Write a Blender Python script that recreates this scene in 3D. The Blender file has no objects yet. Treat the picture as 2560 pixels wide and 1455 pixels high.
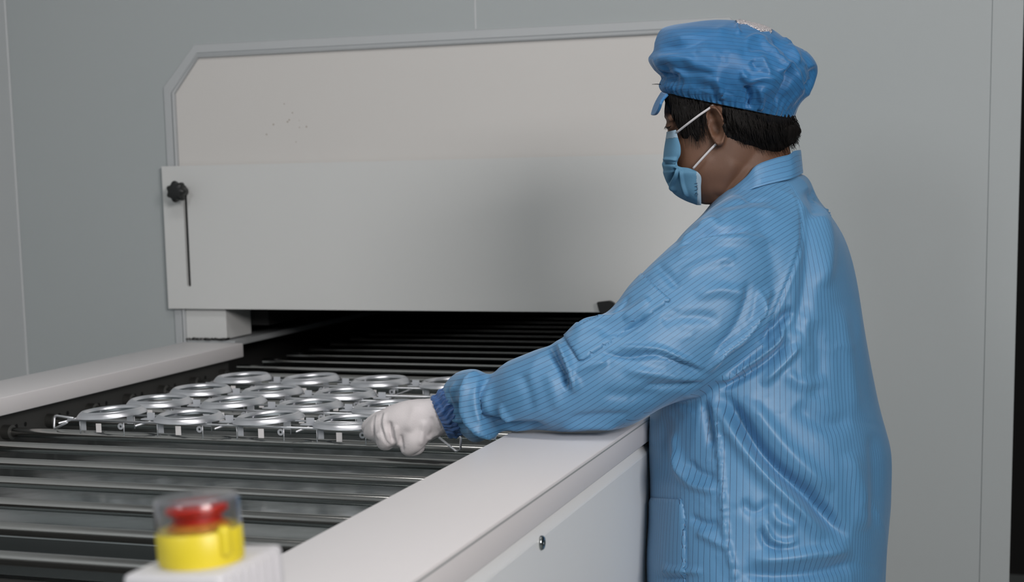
import bpy, bmesh, math, random
import numpy as np
from mathutils import Vector, Matrix, noise

random.seed(7)
SC = bpy.context.scene
COL = SC.collection

# ------------------------------------------------------------------ camera
W_PX, H_PX = 2560, 1455
F_PX, CX, CY = 3763.4, 1280.0, 957.0            # calibrated from the photo's vanishing lines
YAW, PITCH, ROLL = math.radians(17.994), math.radians(7.625), math.radians(-1.1035)
C0 = np.array([0.0, 0.0, 1.29])


def cam_axes():
    fw = np.array([-math.sin(YAW) * math.cos(PITCH), math.cos(YAW) * math.cos(PITCH), -math.sin(PITCH)])
    r0 = np.array([math.cos(YAW), math.sin(YAW), 0.0])
    u0 = np.cross(r0, fw)
    rt = r0 * math.cos(ROLL) + u0 * math.sin(ROLL)
    up = -r0 * math.sin(ROLL) + u0 * math.cos(ROLL)
    return rt, up, fw


RT, UP, FW = cam_axes()
cam_data = bpy.data.cameras.new('camera')
cam = bpy.data.objects.new('camera', cam_data)
COL.objects.link(cam)
cam_data.sensor_fit = 'HORIZONTAL'
cam_data.sensor_width = 36.0
cam_data.lens = F_PX * 36.0 / W_PX
cam_data.shift_x = 0.0
cam_data.shift_y = (CY - H_PX / 2) / W_PX
cam_data.clip_start = 0.05
cam.matrix_world = Matrix(((RT[0], UP[0], -FW[0], C0[0]), (RT[1], UP[1], -FW[1], C0[1]),
                           (RT[2], UP[2], -FW[2], C0[2]), (0, 0, 0, 1)))
cam_data.dof.use_dof = True
cam_data.dof.focus_distance = 2.12
cam_data.dof.aperture_fstop = 6.3
SC.camera = cam

# ------------------------------------------------------------------ world, lights, exposure
SC.view_settings.view_transform = 'Standard'
SC.view_settings.look = 'None'
SC.view_settings.gamma = 1.0
SC.view_settings.exposure = -0.2
world = bpy.data.worlds.new('world')
SC.world = world
world.use_nodes = True
world.node_tree.nodes['Background'].inputs[0].default_value = (0.72, 0.86, 0.92, 1)
world.node_tree.nodes['Background'].inputs[1].default_value = 0.04


def area_light(name, loc, target, sx, sy, power, color):
    d = bpy.data.lights.new(name, 'AREA')
    d.shape = 'RECTANGLE'
    d.size, d.size_y, d.energy, d.color = sx, sy, power, color
    o = bpy.data.objects.new(name, d)
    COL.objects.link(o)
    o.location = loc
    o.rotation_euler = (Vector(target) - Vector(loc)).to_track_quat('-Z', 'Y').to_euler()
    return o


area_light('ceiling_lamp_key', (1.75, -0.7, 2.3), (-0.6, 2.2, 1.0), 1.2, 0.8, 96, (1.0, 0.95, 0.93))
area_light('ceiling_lamp_over', (-0.85, 1.6, 2.62), (-0.85, 1.6, 0.0), 1.2, 0.35, 10, (1.0, 0.97, 0.95))
area_light('ceiling_lamp_side', (-1.3, -0.9, 2.6), (-0.8, 2.0, 0.9), 0.5, 1.2, 24, (0.95, 0.98, 1.0))

# ------------------------------------------------------------------ helpers


def ray(px, py):
    return ((px - CX) * RT - (py - CY) * UP + F_PX * FW) / F_PX


def at_depth(px, py, D):
    return C0 + ray(px, py) * D


def project(v):
    d = v - C0
    D = d @ FW
    return CX + F_PX * (d @ RT) / D, CY - F_PX * (d @ UP) / D, D


def tag(o, label=None, cat=None, group=None, kind=None):
    if label: o['label'] = label
    if cat: o['category'] = cat
    if group: o['group'] = group
    if kind: o['kind'] = kind
    return o


def thing(name, label, cat, loc=(0, 0, 0), group=None):
    o = bpy.data.objects.new(name, None)
    COL.objects.link(o)
    o.location = loc
    o.empty_display_size = 0.05
    return tag(o, label, cat, group)


def obj_mesh(name, me, mat=None, parent=None, smooth=True):
    if mat is not None:
        me.materials.clear()
        me.materials.append(mat)
    if smooth:
        me.polygons.foreach_set('use_smooth', [True] * len(me.polygons))
    o = bpy.data.objects.new(name, me)
    COL.objects.link(o)
    if parent is not None:
        o.parent = parent
        o.matrix_parent_inverse = Matrix.Translation(-parent.location) if parent.parent is None else Matrix()
    return o


def local_parent(o, parent):
    o.parent = parent
    o.matrix_parent_inverse = Matrix()


def obj_bm(name, bm, mat=None, parent=None, smooth=False, auto=None):
    bmesh.ops.recalc_face_normals(bm, faces=bm.faces)
    if auto:
        for e in bm.edges:
            if len(e.link_faces) == 2 and e.calc_face_angle(0) > math.radians(auto):
                e.smooth = False
        smooth = True
    me = bpy.data.meshes.new(name)
    bm.to_mesh(me)
    bm.free()
    return obj_mesh(name, me, mat, parent, smooth)


def add_box(bm, x0, x1, y0, y1, z0, z1, bev=0.0, seg=2):
    r = bmesh.ops.create_cube(bm, size=1.0)
    vs = r['verts']
    for v in vs:
        v.co = Vector((x0 + (v.co.x + .5) * (x1 - x0), y0 + (v.co.y + .5) * (y1 - y0), z0 + (v.co.z + .5) * (z1 - z0)))
    if bev > 0:
        es = list({e for v in vs for e in v.link_edges})
        bmesh.ops.bevel(bm, geom=es, offset=bev, segments=seg, affect='EDGES', profile=0.5)


def add_tube(bm, pts, r, n=10, cap=True):
    """round tube along a polyline; r a number or one per point"""
    pts = [Vector(p) for p in pts]
    rs = r if isinstance(r, (list, tuple)) else [r] * len(pts)
    rings = []
    ref = None
    for i, p in enumerate(pts):
        a = pts[max(i - 1, 0)]
        b = pts[min(i + 1, len(pts) - 1)]
        t = (b - a).normalized()
        if ref is None:
            ref = t.orthogonal().normalized()
        u = (ref - t * ref.dot(t))
        if u.length < 1e-6:
            u = t.orthogonal()
        u.normalize()
        ref = u
        w = t.cross(u)
        rings.append([bm.verts.new(p + (u * math.cos(2 * math.pi * k / n) + w * math.sin(2 * math.pi * k / n)) * rs[i]) for k in range(n)])
    for i in range(len(rings) - 1):
        for k in range(n):
            bm.faces.new((rings[i][k], rings[i][(k + 1) % n], rings[i + 1][(k + 1) % n], rings[i + 1][k]))
    if cap:
        bm.faces.new(rings[0][::-1])
        bm.faces.new(rings[-1])


def add_lathe(bm, prof, n=48, center=(0, 0, 0), closed=False, axis='Z'):
    """revolve (r, h) points; closed joins last to first"""
    c = Vector(center)
    rings = []
    for (r, h) in prof:
        ring = []
        for k in range(n):
            a = 2 * math.pi * k / n
            if axis == 'Z': q = Vector((r * math.cos(a), r * math.sin(a), h))
            elif axis == 'X': q = Vector((h, r * math.cos(a), r * math.sin(a)))
            else: q = Vector((r * math.cos(a), h, r * math.sin(a)))
            ring.append(bm.verts.new(c + q))
        rings.append(ring)
    m = len(rings)
    for i in range(m if closed else m - 1):
        A, B = rings[i], rings[(i + 1) % m]
        for k in range(n):
            bm.faces.new((A[k], A[(k + 1) % n], B[(k + 1) % n], B[k]))
    if not closed:
        if prof[0][0] > 1e-5: bm.faces.new(rings[0][::-1])
        if prof[-1][0] > 1e-5: bm.faces.new(rings[-1])


# ------------------------------------------------------------------ materials


def new_mat(name):
    m = bpy.data.materials.new(name)
    m.use_nodes = True
    nt = m.node_tree
    return m, nt, nt.nodes['Principled BSDF']


def set_in(b, **kw):
    for k, v in kw.items():
        b.inputs[k.replace('_', ' ')].default_value = v


def noise_bump(nt, b, scale, strength, dist=0.001, detail=3, coord='Object'):
    tc = nt.nodes.new('ShaderNodeTexCoord')
    n = nt.nodes.new('ShaderNodeTexNoise')
    n.inputs['Scale'].default_value = scale
    n.inputs['Detail'].default_value = detail
    bp = nt.nodes.new('ShaderNodeBump')
    bp.inputs['Strength'].default_value = strength
    bp.inputs['Distance'].default_value = dist
    nt.links.new(tc.outputs[coord], n.inputs['Vector'])
    nt.links.new(n.outputs['Fac'], bp.inputs['Height'])
    nt.links.new(bp.outputs['Normal'], b.inputs['Normal'])
    return tc, n, bp


def mat_painted(name, c1, c2, rough=0.45, scale=3.0, bump=0.05, bscale=140):
    """painted sheet metal: faint tone drift plus orange peel"""
    m, nt, b = new_mat(name)
    tc, n, bp = noise_bump(nt, b, bscale, bump, 0.0006)
    n2 = nt.nodes.new('ShaderNodeTexNoise')
    n2.inputs['Scale'].default_value = scale
    n2.inputs['Detail'].default_value = 4
    mx = nt.nodes.new('ShaderNodeMix')
    mx.data_type = 'RGBA'
    mx.inputs['A'].default_value = (*c1, 1)
    mx.inputs['B'].default_value = (*c2, 1)
    nt.links.new(tc.outputs['Object'], n2.inputs['Vector'])
    nt.links.new(n2.outputs['Fac'], mx.inputs['Factor'])
    nt.links.new(mx.outputs['Result'], b.inputs['Base Color'])
    set_in(b, Roughness=rough)
    return m


def mat_metal(name, col, rough, metallic=1.0, nscale=60, rvar=0.15):
    m, nt, b = new_mat(name)
    tc = nt.nodes.new('ShaderNodeTexCoord')
    n = nt.nodes.new('ShaderNodeTexNoise')
    n.inputs['Scale'].default_value = nscale
    n.inputs['Detail'].default_value = 4
    mr = nt.nodes.new('ShaderNodeMapRange')
    mr.inputs['To Min'].default_value = max(rough - rvar / 2, 0.02)
    mr.inputs['To Max'].default_value = rough + rvar / 2
    nt.links.new(tc.outputs['Object'], n.inputs['Vector'])
    nt.links.new(n.outputs['Fac'], mr.inputs['Value'])
    nt.links.new(mr.outputs['Result'], b.inputs['Roughness'])
    set_in(b, Base_Color=(*col, 1), Metallic=metallic)
    return m


def mat_plain(name, col, rough=0.5, **kw):
    m, nt, b = new_mat(name)
    noise_bump(nt, b, 220, 0.04, 0.0004)
    set_in(b, Base_Color=(*col, 1), Roughness=rough, **kw)
    return m


def mat_clear(name, tint, rough=0.05, alpha=None, ior=1.45):
    m, nt, b = new_mat(name)
    set_in(b, Base_Color=(*tint, 1), Roughness=rough, IOR=ior)
    b.inputs['Transmission Weight'].default_value = 1.0
    return m


M = {}
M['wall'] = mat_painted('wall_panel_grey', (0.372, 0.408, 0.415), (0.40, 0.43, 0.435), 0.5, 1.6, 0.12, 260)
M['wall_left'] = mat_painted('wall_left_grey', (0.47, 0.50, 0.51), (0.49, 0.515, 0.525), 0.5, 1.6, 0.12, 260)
M['trim'] = mat_painted('trim_grey', (0.43, 0.455, 0.47), (0.46, 0.48, 0.49), 0.45, 5, 0.05)
M['panel_warm'] = mat_painted('oven_cream_white', (0.60, 0.585, 0.565), (0.63, 0.62, 0.60), 0.5, 2.2, 0.1, 240)
M['panel_white'] = mat_painted('plate_white', (0.60, 0.615, 0.61), (0.625, 0.635, 0.625), 0.5, 2.2, 0.1, 240)
M['rail_white'] = mat_painted('rail_white', (0.665, 0.645, 0.65), (0.70, 0.68, 0.685), 0.42, 4, 0.06, 200)
M['side_white'] = mat_painted('side_panel_white', (0.76, 0.78, 0.785), (0.79, 0.805, 0.805), 0.4, 3, 0.06, 200)
M['steel_roller'] = mat_metal('roller_steel', (0.42, 0.42, 0.405), 0.15, 1.0, 30, 0.05)
M['bed_steel'] = mat_metal('bed_plate_steel', (0.28, 0.315, 0.32), 0.16, 0.9, 9, 0.12)
noise_bump(M['bed_steel'].node_tree, M['bed_steel'].node_tree.nodes['Principled BSDF'], 11, .22, .004, 2)
M['chain_dark'] = mat_metal('chain_guide_dark', (0.05, 0.05, 0.048), 0.55, 0.5, 40)
M['tunnel_dark'] = mat_plain('tunnel_black', (0.012, 0.012, 0.012), 0.8)  # near-black matte for the inside of the tunnel
M['ring'] = mat_metal('ring_silver', (0.82, 0.83, 0.87), 0.34, 1.0, 90, 0.05)
M['wire'] = mat_metal('rack_wire', (0.74, 0.75, 0.78), 0.42, 0.9, 60)
M['clip'] = mat_plain('clip_plastic_grey', (0.42, 0.44, 0.47), 0.35)
M['tab'] = mat_plain('tab_white', (0.72, 0.70, 0.70), 0.5)
M['black_knob'] = mat_plain('black_plastic', (0.008, 0.009, 0.009), 0.45)
M['yellow'] = mat_plain('estop_yellow', (0.76, 0.62, 0.035), 0.42)
M['orange'] = mat_plain('estop_orange', (0.60, 0.22, 0.015), 0.45)
M['red'] = mat_plain('estop_red', (0.58, 0.022, 0.008), 0.38)
M['red_dark'] = mat_plain('estop_red_stem', (0.36, 0.014, 0.008), 0.45)
M['clear'] = mat_clear('clear_cover', (0.93, 0.93, 0.97), 0.12)
M['box_white'] = mat_painted('control_box_white', (0.62, 0.62, 0.65), (0.66, 0.65, 0.67), 0.45, 8, 0.05)
M['slot_blue'] = mat_plain('vent_shadow_blue', (0.16, 0.22, 0.28), 0.6)
M['screw'] = mat_metal('screw_steel', (0.35, 0.38, 0.38), 0.25)
M['floor'] = mat_painted('floor_epoxy', (0.22, 0.25, 0.25), (0.26, 0.28, 0.28), 0.35, 1.2, 0.05)
M['ceiling'] = mat_painted('ceiling_white', (0.6, 0.61, 0.61), (0.63, 0.63, 0.63), 0.7, 1.2, 0.05)
M['dark_room'] = mat_plain('painted_dark', (0.004, 0.004, 0.004), 0.9)  # near-black colour stands in for the unlit space beyond the partition
M['bead'] = mat_plain('joint_bead', (0.52, 0.54, 0.55), 0.5)
M['groove'] = mat_plain('groove_grey', (0.30, 0.32, 0.32), 0.7)

# ------------------------------------------------------------------ the room
WY = 3.0                                          # face of the partition the tunnel comes out of
LW = -2.175                                       # left wall


def structure(name, bm, mat, **kw):
    o = obj_bm(name, bm, mat, **kw)
    o['kind'] = 'structure'
    return o


bm = bmesh.new(); add_box(bm, LW - .1, 2.6, -2.2, 5.2, -0.06, 0.0); structure('floor', bm, M['floor'])
bm = bmesh.new(); add_box(bm, LW - .1, 2.6, -2.2, 5.2, 2.72, 2.78); structure('ceiling', bm, M['ceiling'])
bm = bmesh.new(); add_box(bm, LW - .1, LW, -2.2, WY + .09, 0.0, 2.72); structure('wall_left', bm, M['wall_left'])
bm = bmesh.new()
RX = 0.0306                                       # free edge of the partition
hole = [(-1.756, 0.93), (-1.756, 1.506), (-1.684, 1.589), (-0.518, 1.589), (-0.446, 1.506), (-0.446, 0.93), (-0.482, 0.93), (-0.482, 0.80), (-1.738, 0.80), (-1.738, 0.93)]
vo = [bm.verts.new((x, WY, z)) for x, z in [(LW, 0), (RX, 0), (RX, 2.72), (LW, 2.72)]]
vh = [bm.verts.new((x, WY, z)) for x, z in hole]
eo = [bm.edges.new((vo[k], vo[(k + 1) % 4])) for k in range(4)]
eh = [bm.edges.new((vh[k], vh[(k + 1) % len(vh)])) for k in range(len(vh))]
bmesh.ops.triangle_fill(bm, use_beauty=True, use_dissolve=False, edges=eo + eh)
r = bmesh.ops.extrude_face_region(bm, geom=list(bm.faces))
for v in r['geom']:
    if isinstance(v, bmesh.types.BMVert): v.co.y += .09
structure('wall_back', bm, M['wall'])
bm = bmesh.new()                                  # end strip of the partition
add_box(bm, -0.0228, RX + .002, WY - .0025, WY + .0925, 0, 2.72, .001, 1)
structure('trim_1', bm, M['wall'])
bm = bmesh.new()                                  # sealed panel joints: corner bead and joint above the oven
add_tube(bm, [(LW + .002, WY - .002, .0), (LW + .002, WY - .002, 2.72)], .0028, 8)
structure('trim_2', bm, M['bead'])
bm = bmesh.new(); add_box(bm, -1.0408, -1.0365, WY - .0012, WY + .01, 1.602, 2.72, .0008, 1)
structure('trim_3', bm, M['bead'])
bm = bmesh.new(); add_box(bm, -.09, 2.6, 5.0, 5.1, 0, 2.72); structure('blackout_far', bm, M['dark_room'])  # black screen added so ambient light doesn't show past the partition
bm = bmesh.new(); add_box(bm, 2.5, 2.6, 3.3, 5.0, 0, 2.72); structure('blackout_right', bm, M['dark_room'])  # added side screen, shuts ambient light out of the gap
bm = bmesh.new(); add_box(bm, RX - .12, RX - .08, WY + .1, 5.0, 0, 2.72); structure('blackout_inner', bm, M['dark_room'])  # added screen on the inner side, keeps the gap black

# frame moulding round the oven opening (chamfered corners)
OUT = [(-1.7722, 0.80), (-1.7722, 1.5116), (-1.6904, 1.6003), (-0.512, 1.6003), (-0.430, 1.5116), (-0.430, 0.80)]
INN = [(-1.7440, 0.80), (-1.7440, 1.4960), (-1.6810, 1.5715), (-0.521, 1.5735), (-0.458, 1.4960), (-0.458, 0.80)]


def moulding(bm, outer, inner, y_wall, prof):
    """prof: (fraction outer->inner, stand-off from wall)"""
    cols = []
    for o_, i_ in zip(outer, inner):
        cols.append([bm.verts.new((o_[0] + (i_[0] - o_[0]) * f, y_wall - h, o_[1] + (i_[1] - o_[1]) * f)) for f, h in prof])
    for a, b in zip(cols[:-1], cols[1:]):
        for k in range(len(prof) - 1):
            bm.faces.new((a[k], a[k + 1], b[k + 1], b[k]))


bm = bmesh.new()
moulding(bm, OUT, INN, WY, [(-.02, -.002), (0, .004), (.05, .006), (.62, .007), (.70, .0045), (.74, .0045), (.80, .0095), (.90, .012), (1.0, .0095), (1.03, .004), (1.03, -.004)])
structure('trim_4', bm, M['trim'], auto=35)

# ------------------------------------------------------------------ oven behind the partition
oven = thing('drying_oven', 'cream white oven front in the grey wall with a dark tunnel mouth', 'oven', (-1.1, WY, 0.0))
bm = bmesh.new()
vs = [bm.verts.new((x, WY - .003, z)) for x, z in [(-1.7425, 1.031), (-1.7425, 1.4965), (-1.680, 1.573), (-0.522, 1.575), (-0.459, 1.4965), (-0.459, 1.031)]]
f = bm.faces.new(vs)
r = bmesh.ops.extrude_face_region(bm, geom=[f])
for v in r['geom']:
    if isinstance(v, bmesh.types.BMVert): v.co.y += .03
nt_ = M['panel_warm'].node_tree                    # specks of old splashes, clustered left of the middle
b_ = nt_.nodes['Principled BSDF']
src = b_.inputs['Base Color'].links[0].from_socket
tc_ = nt_.nodes.new('ShaderNodeTexCoord')
vo_ = nt_.nodes.new('ShaderNodeTexVoronoi'); vo_.inputs['Scale'].default_value = 70
lt_ = nt_.nodes.new('ShaderNodeMath'); lt_.operation = 'LESS_THAN'; lt_.inputs[1].default_value = .12
gt_ = nt_.nodes.new('ShaderNodeVectorMath'); gt_.operation = 'DISTANCE'; gt_.inputs[1].default_value = (-1.475, WY, 1.412)
l2_ = nt_.nodes.new('ShaderNodeMath'); l2_.operation = 'LESS_THAN'; l2_.inputs[1].default_value = .055
m2_ = nt_.nodes.new('ShaderNodeMath'); m2_.operation = 'MULTIPLY'
mx_ = nt_.nodes.new('ShaderNodeMix'); mx_.data_type = 'RGBA'; mx_.inputs['B'].default_value = (.30, .25, .20, 1)
nt_.links.new(tc_.outputs['Object'], vo_.inputs['Vector']); nt_.links.new(tc_.outputs['Object'], gt_.inputs[0])
nt_.links.new(vo_.outputs['Distance'], lt_.inputs[0]); nt_.links.new(gt_.outputs['Value'], l2_.inputs[0])
nt_.links.new(lt_.outputs[0], m2_.inputs[0]); nt_.links.new(l2_.outputs[0], m2_.inputs[1])
nt_.links.new(m2_.outputs[0], mx_.inputs['Factor']); nt_.links.new(src, mx_.inputs['A']); nt_.links.new(mx_.outputs['Result'], b_.inputs['Base Color'])
obj_bm('front_panel', bm, M['panel_warm'], oven)
for s in (0, 1):                                   # corner blocks under the plate
    x0, x1 = (-1.744, -1.643) if s == 0 else (-0.559, -0.458)
    bm = bmesh.new(); add_box(bm, x0, x1, WY - .004, WY + .115, .9515, 1.03, .0015, 1)
    obj_bm('corner_block', bm, M['panel_white'], oven)
    bm = bmesh.new()
    random.seed(3 + s)
    pr = []
    for k in range(29):                            # ragged black sealant under the block
        x = x0 + (x1 - x0) * k / 28
        zt, yo = .9522 + random.random() * .0028, .006 + random.random() * .005
        pr.append([bm.verts.new((x, WY - yo, .9492)), bm.verts.new((x, WY - yo + .001, zt)), bm.verts.new((x, WY + .01, zt)), bm.verts.new((x, WY + .01, .9492))])
    for a, b in zip(pr[:-1], pr[1:]):
        for k in range(4): bm.faces.new((a[k], a[(k + 1) % 4], b[(k + 1) % 4], b[k]))
    bm.faces.new(pr[0]); bm.faces.new(pr[-1][::-1])
    obj_bm('sealant', bm, M['black_knob'], oven)
bm = bmesh.new()                                   # tunnel: side walls, roof, back
add_box(bm, -1.78, -1.742, WY + .02, 4.95, .80, 1.06)
add_box(bm, -0.46, -0.42, WY + .02, 4.95, .80, 1.06)
add_box(bm, -1.78, -0.42, WY + .03, 4.95, 1.03, 1.06)
add_box(bm, -1.78, -0.42, 4.92, 4.95, .80, 1.03)
add_box(bm, -1.78, -0.42, WY + .0, 4.95, .78, .80)
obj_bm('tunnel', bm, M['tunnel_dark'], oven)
M['ledge'] = mat_painted('ledge_grey', (.34, .36, .37), (.40, .42, .43), .5)
for x0, x1 in ((-1.742, -1.622), (-0.58, -0.46)):
    bm = bmesh.new(); add_box(bm, x0, x1, WY - .006, 4.6, .936, .9485, .001, 1)
    obj_bm('tunnel_ledge', bm, M['ledge'], oven)
bm = bmesh.new()                                   # dark box behind the left corner block
add_box(bm, -1.742, -1.60, WY + .118, WY + .5, .972, 1.029)
obj_bm('dark_box', bm, M['tunnel_dark'], oven)

# height plate with slots
PX0, PX1, PZ0, PZ1, PY0, PY1 = -1.7775, -0.424, 1.0207, 1.3375, WY - .020, WY - .012


def plate_mesh():
    bm = bmesh.new()
    outer = [bm.verts.new((x, PY0, z)) for x, z in [(PX0, PZ0), (PX1, PZ0), (PX1, PZ1), (PX0, PZ1)]]
    edges = [bm.edges.new((outer[i], outer[(i + 1) % 4])) for i in range(4)]
    for sx in (-1.7225, -0.479):
        hole = []
        n = 8
        for k in range(n + 1):
            a = math.pi * k / n
            hole.append(bm.verts.new((sx + .005 * math.cos(a), PY0, 1.290 + .005 * math.sin(a))))
        for k in range(n + 1):
            a = math.pi + math.pi * k / n
            hole.append(bm.verts.new((sx + .005 * math.cos(a), PY0, 1.0745 + .005 * math.sin(a))))
        edges += [bm.edges.new((hole[i], hole[(i + 1) % len(hole)])) for i in range(len(hole))]
    res = bmesh.ops.triangle_fill(bm, use_beauty=True, use_dissolve=False, edges=edges)
    faces = [g for g in bm.faces]
    r = bmesh.ops.extrude_face_region(bm, geom=faces)
    for v in r['geom']:
        if isinstance(v, bmesh.types.BMVert): v.co.y = PY1
    return bm


plate = obj_bm('height_plate', plate_mesh(), M['panel_white'], oven)
for sx in (-1.7225, -0.479):
    bm = bmesh.new(); add_box(bm, sx - .009, sx + .009, PY1 + .0003, PY1 + .002, 1.062, 1.304)  # black strip put in for the shade inside the slot
    sl = obj_bm('slot_dark', bm, M['black_knob'], plate); local_parent(sl, plate)


def star_knob(sx, sz):
    bm = bmesh.new()
    n, lobes = 84, 7
    prof = [(0.0, .046, 0), (.45, .046, 0), (.80, .0445, .4), (.95, .041, .8), (1.0, .036, 1), (1.0, .030, 1), (.93, .0255, .9), (.62, .023, .3), (.48, .016, 0), (.48, .0205 - .020, 0)]
    rings = []
    for (fr, h, lob) in prof:
        ring = []
        for k in range(n):
            a = 2 * math.pi * k / n + .35
            rad = .0215 * fr * (1 + lob * .13 * math.cos(lobes * a))
            ring.append(bm.verts.new((sx + rad * math.cos(a), PY0 - h + .0, sz + rad * math.sin(a))))
        rings.append(ring)
    for A, B in zip(rings[:-1], rings[1:]):
        for k in range(n):
            bm.faces.new((A[k], A[(k + 1) % n], B[(k + 1) % n], B[k]))
    bm.faces.new(rings[-1])
    bmesh.ops.remove_doubles(bm, verts=bm.verts, dist=1e-5)
    return bm


for sx in (-1.7225, -0.479):
    k = obj_bm('star_knob', star_knob(sx, 1.2815), M['black_knob'], plate, auto=40); local_parent(k, plate)
    tag(k, 'black lobed clamping knob')
bm = bmesh.new()                                   # black clip hooked over the plate's lower edge
pts = [(-.779, 1.0425), (-.752, 1.0455), (-.742, 1.040), (-.748, 1.026), (-.764, 1.0165), (-.7735, 1.0225)]
a = [bm.verts.new((x, PY0 - .016, z)) for x, z in pts]
b = [bm.verts.new((x, PY0 - .0005, z)) for x, z in pts]
bm.faces.new(a); bm.faces.new(b[::-1])
for i in range(len(pts)):
    bm.faces.new((a[i], b[i], b[(i + 1) % len(pts)], a[(i + 1) % len(pts)]))
bmesh.ops.bevel(bm, geom=list(bm.edges), offset=.0015, segments=2, affect='EDGES')
k = obj_bm('edge_clip', bm, M['black_knob'], plate, auto=30); local_parent(k, plate)

# ------------------------------------------------------------------ roller conveyor
conv = thing('roller_conveyor', 'white-sided conveyor of thin steel rollers running out of the oven mouth', 'conveyor', (-1.1, 1.9, 0.0))
Y_END = 0.94
RZ, RR = 0.8835, 0.0082                            # roller axis height and radius
# right rail: folded channel with lip and groove
bm = bmesh.new()
add_box(bm, -0.6312, -0.4762, Y_END, 2.985, .9135, .95, .0018, 2)
obj_bm('side_rail', bm, M['rail_white'], conv, auto=18)
bm = bmesh.new()
add_box(bm, -1.7185, -1.5712, Y_END, 2.938, .9195, .95, .0018, 2)
obj_bm('side_rail', bm, M['rail_white'], conv, auto=18)
# thin cover edge seam on the lip
bm = bmesh.new(); add_box(bm, -0.4768, -0.4756, Y_END, 2.985, .9445, .9462)
obj_bm('lip_seam', bm, M['groove'], conv)
# outer side panels (right: bevelled sheet with groove, left: plain)
bm = bmesh.new()
prof = [(-.4880, .9140), (-.4880, .9085), (-.4835, .9050), (-.4770, .8995), (-.4762, .8970), (-.4762, .12), (-.52, .12)]
A = [bm.verts.new((x, Y_END, z)) for x, z in prof]; B = [bm.verts.new((x, 2.985, z)) for x, z in prof]
for i in range(len(prof) - 1): bm.faces.new((A[i], A[i + 1], B[i + 1], B[i]))
obj_bm('side_panel', bm, M['side_white'], conv)
bm = bmesh.new(); add_box(bm, -1.716, -1.70, Y_END, 2.938, .12, .9195)
obj_bm('side_panel', bm, M['side_white'], conv)
bm = bmesh.new(); add_box(bm, -1.7185, -.4762, Y_END - .012, Y_END, .12, .9495, .001, 1)
obj_bm('end_panel', bm, M['side_white'], conv)
for y in (1.5592, 2.36):
    bm = bmesh.new()
    add_lathe(bm, [(.0082, -.4764), (.0082, -.4745), (.0068, -.4728), (.0040, -.4722), (.0036, -.4722), (.0034, -.4740), (.0005, -.4740)], 24, (0, y, .8923), axis='X')
    s_ = obj_bm('panel_screw', bm, M['screw'], conv, auto=40)
M['bearing'] = mat_metal('bearing_dark', (.10, .10, .095), .45, .7)


def mat_punched():
    m, nt, b = new_mat('chain_guide_punched')
    N, L = nt.nodes, nt.links
    tc = N.new('ShaderNodeTexCoord'); sp = N.new('ShaderNodeSeparateXYZ')
    L.new(tc.outputs['Object'], sp.inputs[0])

    def mt(op, a, c=None):
        n = N.new('ShaderNodeMath'); n.operation = op
        for i, q in enumerate((a, c)):
            if q is None: continue
            if isinstance(q, (int, float)): n.inputs[i].default_value = q
            else: L.new(q, n.inputs[i])
        return n.outputs[0]
    fr = mt('FRACT', mt('MULTIPLY', mt('SUBTRACT', sp.outputs['Y'], 2.1404 - 1.256), 1 / .1256))
    tot = None
    for c in (.27, .47):                           # two holes between each pair of bearings
        dy = mt('MULTIPLY', mt('SUBTRACT', fr, c), .1256)
        dz = mt('SUBTRACT', sp.outputs['Z'], RZ + .004)
        h = mt('LESS_THAN', mt('SQRT', mt('ADD', mt('MULTIPLY', dy, dy), mt('MULTIPLY', dz, dz))), .0042)
        tot = h if tot is None else mt('MAXIMUM', tot, h)
    mx = N.new('ShaderNodeMix'); mx.data_type = 'RGBA'
    mx.inputs['A'].default_value = (.06, .06, .058, 1); mx.inputs['B'].default_value = (.002, .002, .002, 1)
    L.new(tot, mx.inputs['Factor']); L.new(mx.outputs['Result'], b.inputs['Base Color'])
    set_in(b, Roughness=.6, Metallic=.3)
    return m


M['guide'] = mat_punched()
# inner chain guides with bearing bosses and punched holes
roll_y = [2.1404 + .1256 * k for k in range(-9, 18)]
for s in (0, 1):
    xi = -1.6055 if s == 0 else -.5965
    bm = bmesh.new(); add_box(bm, xi - .008, xi, Y_END + .02, 2.93, .80, .9185 if s == 0 else .9125)
    g = obj_bm('chain_guide', bm, M['guide'], conv)
    me_b = None
    for y in roll_y:
        if y > 2.9 or y < 1.0: continue
        if me_b is None:
            bm = bmesh.new()
            x0, x1 = (xi, xi + .016) if s == 0 else (xi, xi - .016)
            e_ = .002 if s == 0 else -.002
            add_lathe(bm, [(.0125, x0), (.0125, x1), (.0095, x1 + e_), (.0085, x1 + e_)], 20, (0, 0, 0), axis='X')
            h = obj_bm('bearing', bm, M['bearing'], None, auto=40); me_b = h.data
        else:
            h = bpy.data.objects.new('bearing', me_b); COL.objects.link(h)
        local_parent(h, g); h.location = (0, y, RZ)
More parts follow.
